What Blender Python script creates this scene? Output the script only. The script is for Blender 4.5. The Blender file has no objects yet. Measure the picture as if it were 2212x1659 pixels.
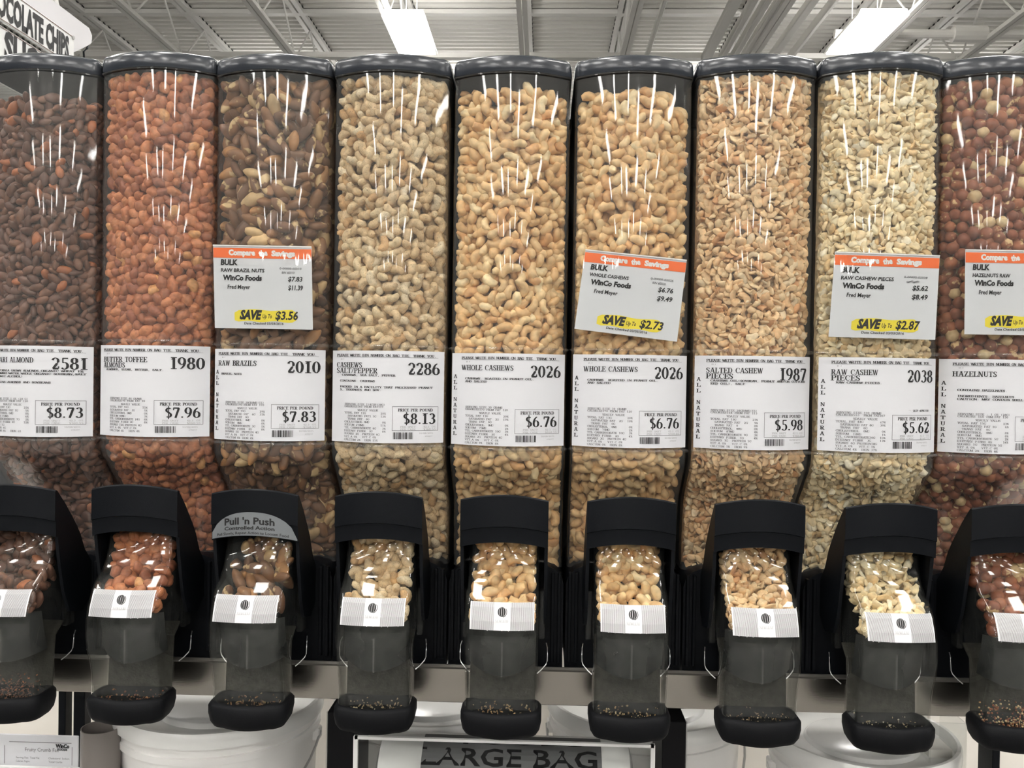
import bpy, math, random
import numpy as np
from mathutils import Vector, Matrix
random.seed(7); RNG = np.random.default_rng(11)
S = bpy.context.scene
COL = S.collection
P = 0.1524                       # spacing of the dispensers

# ---------------------------------------------------------------- camera, world, exposure
cam = bpy.data.cameras.new('camera'); camo = bpy.data.objects.new('camera', cam); COL.objects.link(camo)
def cam_rot(yaw, pitch, roll):
    f = Vector((-math.sin(yaw)*math.cos(pitch), math.cos(yaw)*math.cos(pitch), math.sin(pitch)))
    r = Vector((math.cos(yaw), math.sin(yaw), 0)); u = r.cross(f)
    c, s = math.cos(roll), math.sin(roll)
    r2 = c*r + s*u; u2 = -s*r + c*u
    return Matrix((r2, u2, -f)).transposed()
camo.matrix_world = Matrix.Translation((.0441, -1.1395, -.0265)) @ cam_rot(.0349, -.0113, .0151).to_4x4()
cam.sensor_width = 36; cam.lens = 36*1934.7/2212; cam.clip_start = .05; cam.clip_end = 200
S.camera = camo
W = bpy.data.worlds.new('world'); S.world = W; W.use_nodes = True
W.node_tree.nodes['Background'].inputs[0].default_value = (1, .97, .93, 1)
W.node_tree.nodes['Background'].inputs[1].default_value = .15
S.view_settings.view_transform = 'Standard'; S.view_settings.look = 'None'
S.view_settings.exposure = 0.14; S.view_settings.gamma = 1; S.view_settings.use_curve_mapping = False
S.cycles.transparent_max_bounces = 24; S.cycles.max_bounces = 6; S.cycles.use_adaptive_sampling = True; S.cycles.adaptive_threshold = .05; S.cycles.use_denoising = True
LAMP = 26.0                      # strength of the high-bay lamps

# ---------------------------------------------------------------- helpers
def lin(r, g, b):
    f = lambda c: ((c/255+.055)/1.055)**2.4 if c > 10 else c/255/12.92
    return (f(r), f(g), f(b), 1)
def mat(name, col, rough=.5, metal=0, spec=.5, bump=0, bscale=200, var=0, vscale=30, stretch=None, emit=None):
    m = bpy.data.materials.new(name); m.use_nodes = True
    n, l = m.node_tree.nodes, m.node_tree.links
    b = n['Principled BSDF']
    b.inputs['Base Color'].default_value = col; b.inputs['Roughness'].default_value = rough
    b.inputs['Metallic'].default_value = metal; b.inputs['Specular IOR Level'].default_value = spec
    if emit:
        b.inputs['Emission Color'].default_value = emit[0]; b.inputs['Emission Strength'].default_value = emit[1]
    if var or bump:
        tc = n.new('ShaderNodeTexCoord'); mp = n.new('ShaderNodeMapping'); l.new(tc.outputs['Object'], mp.inputs[0])
        if stretch: mp.inputs['Scale'].default_value = stretch
        if var:
            t = n.new('ShaderNodeTexNoise'); t.inputs['Scale'].default_value = vscale; t.inputs['Detail'].default_value = 4
            l.new(mp.outputs[0], t.inputs[0])
            mx = n.new('ShaderNodeMix'); mx.data_type = 'RGBA'
            mx.inputs[6].default_value = (*[c*(1-var) for c in col[:3]], 1); mx.inputs[7].default_value = (*[min(1, c*(1+var)) for c in col[:3]], 1)
            l.new(t.outputs[0], mx.inputs[0]); l.new(mx.outputs[2], b.inputs['Base Color'])
        if bump:
            t = n.new('ShaderNodeTexNoise'); t.inputs['Scale'].default_value = bscale; l.new(mp.outputs[0], t.inputs[0])
            bp = n.new('ShaderNodeBump'); bp.inputs['Strength'].default_value = bump; bp.inputs['Distance'].default_value = .001
            l.new(t.outputs[0], bp.inputs['Height']); l.new(bp.outputs[0], b.inputs['Normal'])
    return m
def clear(name, tint=(.97, .975, .97), rough=.03, haze=.03, ior=1.45, hcol=(.8, .8, .78), wav=0, dust=0):
    """thin clear plastic: passes light, reflects by Fresnel, a little scuffed; bin haze also paints a reflection veil"""
    m = bpy.data.materials.new(name); m.use_nodes = True
    n, l = m.node_tree.nodes, m.node_tree.links; n.clear()
    o = n.new('ShaderNodeOutputMaterial'); tr = n.new('ShaderNodeBsdfTransparent'); tr.inputs[0].default_value = (*tint, 1)
    gl = n.new('ShaderNodeBsdfGlossy'); gl.inputs['Roughness'].default_value = rough
    df = n.new('ShaderNodeBsdfDiffuse'); df.inputs[0].default_value = (*hcol, 1)
    # Schlick reflectance, the same from either side of the sheet, weaker on its inner face
    def mth(op, a, b_=None):
        q = n.new('ShaderNodeMath'); q.operation = op; q.use_clamp = False
        for i_, v in enumerate((a, b_)):
            if v is None: continue
            if isinstance(v, (int, float)): q.inputs[i_].default_value = v
            else: l.new(v, q.inputs[i_])
        return q.outputs[0]
    ge = n.new('ShaderNodeNewGeometry'); dt = n.new('ShaderNodeVectorMath'); dt.operation = 'DOT_PRODUCT'
    l.new(ge.outputs['Normal'], dt.inputs[0]); l.new(ge.outputs['Incoming'], dt.inputs[1])
    f0 = ((ior-1)/(ior+1))**2
    sch = mth('ADD', mth('MULTIPLY', mth('POWER', mth('SUBTRACT', 1.0, mth('ABSOLUTE', dt.outputs['Value'])), 5.0), 1-f0), f0)
    sch = mth('MULTIPLY', sch, mth('SUBTRACT', 1.0, mth('MULTIPLY', ge.outputs['Backfacing'], .6)))
    m1 = n.new('ShaderNodeMixShader'); m1.inputs[0].default_value = haze; l.new(tr.outputs[0], m1.inputs[1]); l.new(df.outputs[0], m1.inputs[2])
    m2 = n.new('ShaderNodeMixShader'); l.new(sch, m2.inputs[0]); l.new(m1.outputs[0], m2.inputs[1]); l.new(gl.outputs[0], m2.inputs[2])
    l.new(m2.outputs[0], o.inputs[0])
    tc = n.new('ShaderNodeTexCoord')
    if wav:
        mp = n.new('ShaderNodeMapping'); mp.inputs['Scale'].default_value = (60, 20, 5); l.new(tc.outputs['Object'], mp.inputs[0])
        t = n.new('ShaderNodeTexNoise'); t.inputs['Scale'].default_value = 1; t.inputs['Detail'].default_value = 1; l.new(mp.outputs[0], t.inputs[0])
        bp = n.new('ShaderNodeBump'); bp.inputs['Strength'].default_value = wav; bp.inputs['Distance'].default_value = .004
        l.new(t.outputs[0], bp.inputs['Height']); l.new(bp.outputs[0], gl.inputs['Normal'])
    if dust:
        t = n.new('ShaderNodeTexNoise'); t.inputs['Scale'].default_value = 90; t.inputs['Detail'].default_value = 8; t.inputs['Roughness'].default_value = .75
        l.new(tc.outputs['Object'], t.inputs[0])
        r = n.new('ShaderNodeMapRange'); r.inputs[1].default_value = .42; r.inputs[2].default_value = .75; r.inputs[3].default_value = haze; r.inputs[4].default_value = dust
        l.new(t.outputs[0], r.inputs[0]); l.new(r.outputs[0], m1.inputs[0])
    return m
def tag(o, label=None, cat=None, group=None, kind=None):
    if label: o['label'] = label
    if cat: o['category'] = cat
    if group: o['group'] = group
    if kind: o['kind'] = kind
    return o
def mesh(name, V, F, m=None, smooth=False):
    me = bpy.data.meshes.new(name); me.from_pydata([tuple(map(float, v)) for v in V], [], [tuple(map(int, f)) for f in F])
    if m: me.materials.append(m)
    if smooth: me.polygons.foreach_set('use_smooth', [True]*len(me.polygons))
    me.update(); return me
def ob(name, me, parent=None, loc=None):
    o = bpy.data.objects.new(name, me); COL.objects.link(o)
    if parent: o.parent = parent
    if loc is not None: o.location = loc
    return o
def root(name, loc, label, cat, group=None, rz=0):
    o = bpy.data.objects.new(name, None); o.empty_display_size = .05; COL.objects.link(o); o.location = loc; o.rotation_euler.z = rz
    return tag(o, label, cat, group)
class MB:
    def __init__(s): s.V = []; s.F = []
    def add(s, V, F):
        k = len(s.V); s.V += [tuple(v) for v in V]; s.F += [tuple(i+k for i in f) for f in F]; return s
    def box(s, x0, x1, y0, y1, z0, z1, b=0):
        if b <= 0:
            V = [(x, y, z) for x in (x0, x1) for y in (y0, y1) for z in (z0, z1)]
            return s.add(V, [(0, 1, 3, 2), (4, 6, 7, 5), (0, 4, 5, 1), (2, 3, 7, 6), (0, 2, 6, 4), (1, 5, 7, 3)])
        def ring(i, z): return [(x0+i+b*a, y0+i+b*c, z) for a, c in ((1, 0),)] and \
            [(x0+b, y0+i, z), (x1-b, y0+i, z), (x1-i, y0+b, z), (x1-i, y1-b, z), (x1-b, y1-i, z), (x0+b, y1-i, z), (x0+i, y1-b, z), (x0+i, y0+b, z)]
        rows = [ring(b*.9, z0), ring(0, z0+b), ring(0, z1-b), ring(b*.9, z1)]
        V = [v for r in rows for v in r]; F = []
        for r in range(3):
            for k in range(8):
                F.append((r*8+k, r*8+(k+1) % 8, r*8+8+(k+1) % 8, r*8+8+k))
        F.append(tuple(range(7, -1, -1))); F.append(tuple(range(24, 32)))
        return s.add(V, F)
    def grid(s, rows, close=False, capa=False, capb=False):
        n = len(rows[0]); V = [v for r in rows for v in r]; F = []
        for i in range(len(rows)-1):
            for k in range(n if close else n-1):
                F.append((i*n+k, i*n+(k+1) % n, (i+1)*n+(k+1) % n, (i+1)*n+k))
        if capa: F.append(tuple(range(n-1, -1, -1)))
        if capb: F.append(tuple(range((len(rows)-1)*n, len(rows)*n)))
        return s.add(V, F)
    def tube(s, pts, r, k=6, caps=True):
        rows = []; pts = [Vector(p) for p in pts]
        for i, p in enumerate(pts):
            t = (pts[min(i+1, len(pts)-1)]-pts[max(i-1, 0)]).normalized()
            a = t.cross(Vector((0, 0, 1)) if abs(t.z) < .9 else Vector((0, 1, 0))).normalized(); b = t.cross(a)
            rows.append([tuple(p+(a*math.cos(q)+b*math.sin(q))*r) for q in [2*math.pi*j/k for j in range(k)]])
        return s.grid(rows, True, caps, caps)
    def lathe(s, prof, n=48, c=(0, 0, 0)):
        rows = [[(c[0]+r*math.cos(2*math.pi*j/n), c[1]+r*math.sin(2*math.pi*j/n), c[2]+z) for j in range(n)] for r, z in prof]
        return s.grid(rows, True)
    def out(s, name, m, parent=None, smooth=False, loc=None):
        return ob(name, mesh(name, s.V, s.F, m, smooth), parent, loc)
def autosmooth(o, ang=35):
    o.data.polygons.foreach_set('use_smooth', [True]*len(o.data.polygons))
    o.data.set_sharp_from_angle(angle=math.radians(ang)); return o

# ---------------------------------------------------------------- materials
M_black = mat('black_plastic', (.0044, .0054, .0074, 1), .45, spec=.16, bump=.1, bscale=900)
M_rubber = mat('black_rubber', (.0046, .0050, .0062, 1), .62, spec=.16, bump=.2, bscale=1200)
M_lid = mat('lid_plastic', (.034, .039, .048, 1), .2, spec=.6)
M_paper = mat('label_paper', lin(221, 222, 226), .45, spec=.3, var=.02)
M_ink = mat('black_ink', (.012, .012, .013, 1), .6)
M_ink2 = mat('grey_ink', (.16, .16, .17, 1), .6)
M_ink3 = mat('pale_grey_ink', (.5, .5, .51, 1), .6)
M_orange = mat('orange_ink', lin(240, 110, 48), .4)
M_white = mat('white_ink', (.85, .85, .84, 1), .5)
M_yellow = mat('yellow_marker', lin(238, 218, 60), .5, var=.06, vscale=120)
M_body = clear('clear_bin_plastic', haze=.035, wav=.08)  # haze is scuffing plus a veil of reflections put into the colour
M_spout = clear('clear_spout_plastic', tint=(.95, .955, .945), haze=.008, dust=.045, hcol=(.45, .46, .42), rough=.04)
M_rimc = clear('clear_rim_plastic', haze=.05, rough=.08, ior=1.5)
M_sleeve = clear('clear_sleeve', haze=.01, rough=.02, wav=.15)
M_front = clear('clear_front_plastic', haze=.004, rough=.02, ior=1.28)
M_flap = mat('smoked_flap', (.016, .017, .017, 1), .25, spec=.5, var=.3, vscale=60)
M_dusty = mat('dusty_liner', (.040, .038, .032, 1), .6, spec=.2, var=.75, vscale=110, bump=.6, bscale=300)
M_steel = mat('brushed_steel', (.36, .335, .30, 1), .24, metal=1, bump=.05, bscale=60, stretch=(1, 1, 40))
M_wire = mat('steel_wire', (.6, .6, .6, 1), .3, metal=1)
M_bucket = mat('white_bucket_plastic', (.88, .87, .85, 1), .32, var=.05, vscale=6)
M_bucketlid = mat('milky_lid_plastic', (.90, .90, .88, 1), .2, spec=.6)
M_shelf = mat('off_white_shelf', (.82, .79, .74, 1), .5, var=.05, vscale=4)
M_ceil = mat('ceiling_paint', (.76, .75, .71, 1), .75, var=.04, vscale=1)
M_joist = mat('joist_paint', (.80, .79, .76, 1), .55, var=.05, vscale=3)
M_dark = mat('dark_shade_and_rim', (.03, .03, .03, 1), .8)  # dark colour for painted shade in the deck flutes, and the jar rim
M_floor = mat('store_floor', (.16, .157, .15, 1), .35, var=.1, vscale=1.5)
M_wall = mat('far_wall_paint', (.22, .21, .2, 1), .8)
M_backing = mat('bin_backing', (.05, .052, .054, 1), .5)
M_up = mat('added_uplight_glow', (1, 1, 1, 1), .5, emit=((1, .97, .93, 1), LAMP*1.15))  # glow added above the lamps to brighten the ceiling
M_lamp = mat('lamp_panel', (1, 1, 1, 1), .5, emit=((1, .975, .945, 1), LAMP))

# ---------------------------------------------------------------- the setting
def struct(o, kind='structure'): return tag(o, kind=kind)
CZ = 4.95
struct(MB().box(-25, 25, -42, 42, -1.62, -1.55).out('floor', M_floor))
# fluted deck: flutes run across, joists along Y
rows = []; y = 1.0
zz = [(0, 0), (.05, 0), (.065, .05), (.115, .05), (.13, 0)]
ys = []
while y < 24:
    ys += [(y+a, CZ+b) for a, b in zz[:-1]]; y += .15 if y < 18 else .3
prof = [(-42, CZ)] + ys + [(42, CZ)]
struct(MB().grid([[(-25, a, b) for a, b in prof], [(25, a, b) for a, b in prof]]).out('ceiling', M_ceil))
struct(MB().box(-25, 25, 41.5, 42, -1.55, CZ).out('wall_back', M_wall))
struct(MB().box(-25, 25, -42, -41.5, -1.55, CZ).out('wall_front', M_wall))
struct(MB().box(-25.5, -25, -42, 42, -1.55, CZ).out('wall_left', M_wall))
struct(MB().box(25, 25.5, -42, 42, -1.55, CZ).out('wall_right', M_wall))
JL = {-6.45: 'above the aisle sign', -4.95: 'to the lid of the butter toffee dispenser', -3.4: 'to the lid of the brazil nut dispenser', -1.87: 'behind the left bright lamp', -.27: 'to the cardless whole cashew dispenser', 1.05: 'to the whole cashew dispenser with the tilted card',
      2.73: 'left of the ducts over the salted pieces', 4.25: 'just right of the right bright lamp', 5.5: 'over the coupling of the white pipe'}
def joist(x, y0, y1):
    t = root('roof_joist', (x, y0, 4.18), None, None)
    tag(t, 'white open web roof joist running away '+JL.get(x, 'far to the side, outside the view'), 'joist', 'parallel roof joists')
    L = y1-y0
    for s in (-1, 1):
        MB().box(s*.035-.028, s*.035+.028, 0, L, 0, .05).out('bottom_chord', M_joist, t)
        MB().box(s*.045-.032, s*.045+.032, 0, L, .70, .76).out('top_chord', M_joist, t)
    y = 0; up = True
    w = MB()
    while y < L-1.1:
        w.tube([(0, y, .04 if up else .71), (0, y+.75, .71 if up else .04)], .013, 6); y += .75; up = not up
    w.out('web_bar', M_joist, t)
    # dark boxes painting the shade in the open flute ends over the joist
    d = MB(); y = 0
    while y < L: d.box(-.085, -.078, y, y+.06, .752, .772); d.box(.078, .085, y, y+.06, .752, .772); y += .15
    d.out('flute_shade', M_dark, t)
    return t
for jx in (-8.0, -6.45, -4.95, -3.4, -1.87, -.27, 1.05, 2.73, 4.25, 5.5, 7.0):
    joist(jx, 6.5, 24)
g = tag(root('roof_girder', (0, 11.15, 4.28), None, None), 'white cross girder spanning the ceiling below the joists', 'girder')
MB().box(-14, 14, -.06, .06, 0, .07).out('bottom_chord', M_joist, g)
MB().box(-14, 14, -.05, .05, .6, .66).out('top_chord', M_joist, g)
g2 = tag(root('sprinkler_pipe', (0, 10.2, 4.27), None, None), 'white horizontal pipe with a coupling, right part of the ceiling', 'pipe')
MB().tube([(3.6, 0, 0), (14, 0, 0)], .055, 12).out('pipe_run', M_joist, g2)
MB().tube([(5.05, 0, 0), (5.45, 0, 0)], .10, 12).out('coupling', M_joist, g2)
for k, (cx, w_) in enumerate(((2.16, .13), (2.36, .07), (2.5, .07), (2.64, .07), (3.02, .10), (3.25, .05), (1.36, .05))):
    c = MB().box(cx-w_/2, cx+w_/2, 6.5, 11.05, 4.22-.02*(k % 3), 4.30, .01).out('ceiling_duct' if w_ > .09 else 'ceiling_conduit', M_joist)
    tag(c, ('white flat duct left of the bundle of conduits', 'conduit touching the white flat duct', 'middle conduit of the bundle near the right lamp', 'last conduit of the bundle, before the wider duct', 'white flat duct ending beside the right lamp', 'thin conduit between the wider duct and the right lamp', 'lone thin conduit beside the joist over the tilted card')[k], 'duct' if w_ > .09 else 'conduit', 'wide ceiling ducts' if w_ > .09 else 'ceiling conduits')
def high_bay(x, y, z=4.0, w=.46, L=1.24, label='lit fluorescent high bay lamp hanging over the aisle behind the viewer', group='high bay lamps behind the viewer'):
    t = root('high_bay_lamp', (x, y, z), label, 'lamp', group)
    h = MB(); h.grid([[(-w/2-.03, 0, 0), (-w/2, 0, .07), (w/2, 0, .07), (w/2+.03, 0, 0)], [(-w/2-.03, L, 0), (-w/2, L, .07), (w/2, L, .07), (w/2+.03, L, 0)]])
    h.out('lamp_housing', M_joist, t)
    MB().box(-w/2, w/2, .02, L-.02, -.004, .02).out('lamp_panel', M_lamp, t)
    MB().box(-.12, .12, .06, L-.06, .071, .074).out('added_uplight', M_up, t)  # glowing strip added on top of the lamp to lift the ceiling
    for yy in (.2, L-.2): MB().tube([(0, yy, .07), (0, yy, CZ-z)], .006, 5).out('hanger_rod', M_joist, t)
high_bay(-1.60, 8.97, w=.44, label='bright lit lamp above the lid of the peppered cashew dispenser', group=None)
high_bay(3.74, 8.93, w=.5, label='bright lit lamp above the lid of the raw cashew pieces dispenser', group=None)
for ly in (-1.2, -3.7, -9, -13, -18, -24, -32):
    for lx in (-8.3, -4.3, -1.3, 2.4, 6.3, 10.2):
        high_bay(lx+.5*math.sin(ly*1.7+lx), ly+(1.1*math.sin(lx*2.3+ly) if ly < -5 else 0), L=1.24 if ly > -5 else 2.3)

for ly in (2.2, 5.6, 13.2, 17.5):  # unseen lamp rows added to light the ceiling evenly
    for lx in (-8.3, -4.3, -1.3, 2.4, 6.3, 10.2):
        high_bay(lx, ly, label='added unseen high bay lamp brightening the ceiling beyond the rack', group='added high bay lamps beyond the rack')
# hanging aisle sign, upper left
SX = -2.56
sg = root('hanging_aisle_sign', (SX, 3.0, 1.2), 'white hanging aisle sign reading CHOCOLATE CHIPS and SUGAR', 'sign')

# ---------------------------------------------------------------- lettering
def sansmesh(text, bold=.0, shear=0, spacing=1.0):
    c = bpy.data.curves.new('t', 'FONT'); c.body = text; c.offset = bold; c.shear = shear; c.space_character = spacing; c.resolution_u = 2
    o = bpy.data.objects.new('t', c); COL.objects.link(o)
    me = o.to_mesh()
    V = np.array([v.co[:2] for v in me.vertices]) if len(me.vertices) else np.zeros((0, 2)); F = [tuple(p.vertices) for p in me.polygons]
    o.to_mesh_clear(); bpy.data.objects.remove(o); bpy.data.curves.remove(c)
    return V, F
_cache = {}
class Ink:
    """collects flat print in (u, v) units of a sheet: u to the right, v up"""
    def __init__(s): s.V = []; s.F = []
    def _put(s, V, F):
        k = len(s.V); s.V += [tuple(v) for v in V]; s.F += [tuple(i+k for i in f) for f in F]
    def sans(s, text, x0, y0, h, w=None, bold=0, shear=0, rot=0):
        key = (text, bold, shear)
        if key not in _cache: _cache[key] = sansmesh(text, bold, shear)
        V, F = _cache[key]
        if not len(V): return
        V = V.copy(); k = h/.73
        mx = V[:, 0].max(); mn = V[:, 0].min()
        sx = (w/(mx-mn)) if w else k
        V = np.stack([(V[:, 0]-mn)*sx, V[:, 1]*k], 1)
        if rot:
            c, q = math.cos(rot), math.sin(rot); V = np.stack([V[:, 0]*c-V[:, 1]*q, V[:, 0]*q+V[:, 1]*c], 1)
        s._put(V+[x0, y0], F)
    def rect(s, x0, y0, x1, y1, n=1):
        xs = np.linspace(x0, x1, n+1)
        for a, b in zip(xs[:-1], xs[1:]): s._put([(a, y0), (b, y0), (b, y1), (a, y1)], [(0, 1, 2, 3)])
    def strokes(s, pts, ws):
        pts = np.array(pts, float); n = len(pts); t = np.gradient(pts, axis=0); t /= np.maximum(1e-9, np.hypot(t[:, 0], t[:, 1]))[:, None]
        nn = np.stack([-t[:, 1], t[:, 0]], 1)*np.array(ws)[:, None]/2
        V = np.concatenate([pts+nn, pts-nn]); s._put(V, [(i, i+1, n+i+1, n+i) for i in range(n-1)])
    def serif(s, text, x0, y0, h, w=None, thick=.19, thin=.06, mono=None, right=None, sf=.11):
        """hand-built serif capitals and figures; h = cap height, w = total width"""
        adv = []; x = 0
        for ch in text:
            gw = GL.get(ch, (.4, ''))[0]; a = mono if mono else gw+.06
            adv.append((x+(a-gw)/2 if mono else x)); x += a
        tot = x-(0 if mono else .06); sx = (w/tot) if w else h
        if right is not None: x0 = right-tot*sx
        for ch, ax in zip(text, adv):
            if ch == ' ' or ch not in GL: continue
            gw, cmds = GL[ch]
            asp = sx/h
            T = thick; tn = thin
            def tr(pts): return [(x0+(ax+p[0])*sx, y0+p[1]*h) for p in pts]
            def hline(y, a, b, wd=tn): yy = min(max(y, wd/2), 1-wd/2); s.strokes(tr([(a, yy), (b, yy)]), [wd*h]*2)
            for c in cmds.split(';'):
                c = c.split()
                if not c: continue
                k = c[0]; a = [float(q) for q in c[1:]]
                if k in 'Vv':
                    s.strokes(tr([(a[0], a[1]), (a[0], a[2])]), [T*sx]*2)
                    if k == 'V':
                        for yy in (a[1], a[2]):
                            if yy in (0, 1): hline(yy, a[0]-T/2-sf, a[0]+T/2+sf)
                elif k == 'w':
                    s.strokes(tr([(a[0], a[1]), (a[0], a[2])]), [tn*1.2*sx]*2)
                    for yy in (a[1], a[2]):
                        if yy in (0, 1): hline(yy, a[0]-sf, a[0]+sf)
                elif k == 'H': hline(*a)
                elif k in 'Dd':
                    wd = T*.95 if k == 'D' else tn*1.25
                    s.strokes(tr([(a[0], a[1]), (a[2], a[3])]), [wd*sx]*2)
                    for xx, yy in ((a[0], a[1]), (a[2], a[3])):
                        if yy in (0, 1) and len(a) < 5: hline(yy, xx-wd/2-sf*.8, xx+wd/2+sf*.8)
                elif k in 'Cc':
                    cx, cy, rx, ry, a0, a1 = a; q = np.radians(np.linspace(a0, a1, max(5, int(abs(a1-a0)/22))))
                    pts = [(cx+rx*math.cos(t), cy+ry*math.sin(t)) for t in q]
                    vert = [abs(math.cos(t)) for t in q]
                    s.strokes(tr(pts), [(tn+(T*(1 if k == 'C' else .8)-tn)*v**1.4)*(sx*v+h*(1-v)) for v in vert])
                elif k == 'K': s.strokes(tr([(a[0], a[1]), (a[0], a[2])]), [tn*1.3*sx]*2)
                elif k == 'P':
                    r_ = .085; s._put(tr([(a[0]+r_*math.cos(t), a[1]+.07*math.sin(t)) for t in [j*math.pi/4 for j in range(8)]]), [tuple(range(8))])
GL = {
 'A': (.72, 'd .1 0 .36 1 1;D .38 1 .62 0;H .33 .18 .56;H 0 -.02 .2'), 'B': (.62, 'V .15 0 1;H 1 .15 .36;H 0 .15 .38;H .53 .15 .36;C .36 .76 .18 .22 -90 90;C .38 .265 .2 .24 -90 90'),
 'C': (.66, 'C .37 .5 .29 .48 62 298;K .61 .68 .97;K .62 .1 .22'), 'D': (.7, 'V .15 0 1;H 1 .1 .33;H 0 .1 .33;C .33 .5 .29 .48 -90 90'),
 'E': (.6, 'V .15 0 1;H 1 .1 .56;H 0 .1 .58;H .52 .15 .42;K .55 .76 1;K .57 0 .26;K .42 .4 .64'), 'F': (.56, 'V .15 0 1;H 1 .1 .54;H .5 .15 .42;K .53 .76 1;K .42 .38 .62'),
 'G': (.72, 'C .37 .5 .29 .48 62 300;K .61 .7 .97;V .58 .06 .42;H .43 .44 .7'), 'H': (.74, 'V .15 0 1;V .59 0 1;H .52 .15 .59'),
 'I': (.34, 'V .17 0 1'), 'J': (.46, 'V .3 .25 1;c .18 .22 .12 .2 180 360'), 'K': (.72, 'V .15 0 1;d .2 .42 .56 1;D .3 .5 .6 0'),
 'L': (.58, 'V .15 0 1;H 0 .1 .55;K .55 0 .3'), 'M': (.86, 'w .12 0 1;D .16 1 .42 .05 1;d .42 .05 .68 1 1;V .72 0 1'), 'N': (.72, 'w .12 0 1;D .16 1 .58 .02 1;w .61 0 1;H 1 .02 .2'),
 'O': (.72, 'C .36 .5 .29 .48 0 360'), 'P': (.6, 'V .15 0 1;H 1 .1 .36;H .46 .15 .36;C .36 .73 .19 .25 -90 90'), 'Q': (.72, 'C .36 .5 .29 .48 0 360;D .4 .1 .62 -.15 1'),
 'R': (.68, 'V .15 0 1;H 1 .1 .36;H .5 .15 .36;C .36 .75 .18 .23 -90 90;D .36 .48 .58 0'), 'S': (.54, 'C .27 .745 .18 .23 50 230;C .27 .26 .19 .24 -130 65;D .17 .6 .38 .42 1;K .47 .7 .97;K .06 .03 .3'),
 'T': (.64, 'V .32 0 1;H 1 .04 .6;K .04 .74 1;K .6 .74 1'), 'U': (.7, 'v .15 .25 1;H 1 .02 .28;w .57 .25 1;c .36 .26 .21 .24 180 360'), 'V': (.7, 'D .12 1 .36 0 1;d .37 0 .58 1 1;H 1 0 .24;H 1 .5 .68'),
 'W': (.96, 'D .1 1 .3 0 1;d .31 0 .5 1 1;D .48 1 .66 0 1;d .67 0 .86 1 1;H 1 0 .2;H 1 .78 .95'), 'X': (.7, 'D .12 1 .56 0;d .12 0 .56 1'), 'Y': (.7, 'D .1 1 .34 .45 1;d .36 .45 .58 1 1;V .35 0 .46;H 1 0 .22;H 1 .5 .68'),
 'Z': (.6, 'H 1 .06 .52;H 0 .06 .54;D .12 .03 .46 .97 1;K .06 .74 1;K .54 0 .28'),
 '0': (.52, 'C .26 .5 .19 .47 0 360'), '1': (.46, 'V .25 0 1;d .1 .8 .22 .96 1'), '2': (.52, 'C .25 .71 .18 .26 -25 165;d .42 .62 .08 .08 1;D .35 .5 .12 .1 1;v .2 .03 .11;v .36 .03 .11;H .07 .08 .44 .14;K .46 .06 .26'),
 '3': (.52, 'C .25 .75 .16 .22 -80 150;C .24 .28 .2 .26 -150 85;H .53 .2 .3'), '4': (.54, 'V .35 0 1;d .06 .34 .34 .95 1;H .32 .04 .52 .1'), '5': (.52, 'H .95 .14 .46 .1;K .14 .55 .98;C .24 .31 .2 .29 -145 120'),
 '6': (.52, 'C .27 .31 .19 .29 0 360;C .45 .36 .37 .62 105 185'), '7': (.52, 'H .95 .06 .48 .12;D .45 .93 .2 0 1;K .06 .72 .98'), '8': (.52, 'C .26 .75 .15 .22 0 360;C .26 .27 .19 .25 0 360'),
 '9': (.52, 'C .25 .69 .19 .29 0 360;C .07 .64 .37 .62 -75 5'), '$': (.52, 'C .26 .73 .17 .21 40 230;C .26 .27 .18 .22 -140 60;D .17 .6 .36 .42 1;K .26 -.12 1.12'),
 '.': (.24, 'P .12 .08'), ',': (.24, 'P .12 .06;d .14 .04 .06 -.16 1'), ':': (.24, 'P .12 .1;P .12 .6'), '%': (.6, 'd .1 0 .5 1 1;c .14 .78 .09 .16 0 360;c .46 .22 .09 .16 0 360'),
 '#': (.56, 'd .16 0 .24 1 1;d .34 0 .42 1 1;H .65 .06 .52;H .35 .04 .5'), '/': (.4, 'd .04 0 .36 1 1'), '(': (.3, 'c .34 .5 .2 .6 120 240'), ')': (.3, 'c -.04 .5 .2 .6 -60 60'),
 '*': (.4, 'P .2 .75'), '-': (.4, 'H .45 .06 .34'), "'": (.2, 'd .1 .7 .1 1 1'),
}
def put_ink(name, ink, fn, m, parent):
    V = [fn(u, v) for u, v in ink.V]
    o = ob(name, mesh(name, V, ink.F, m), parent); return o

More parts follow.
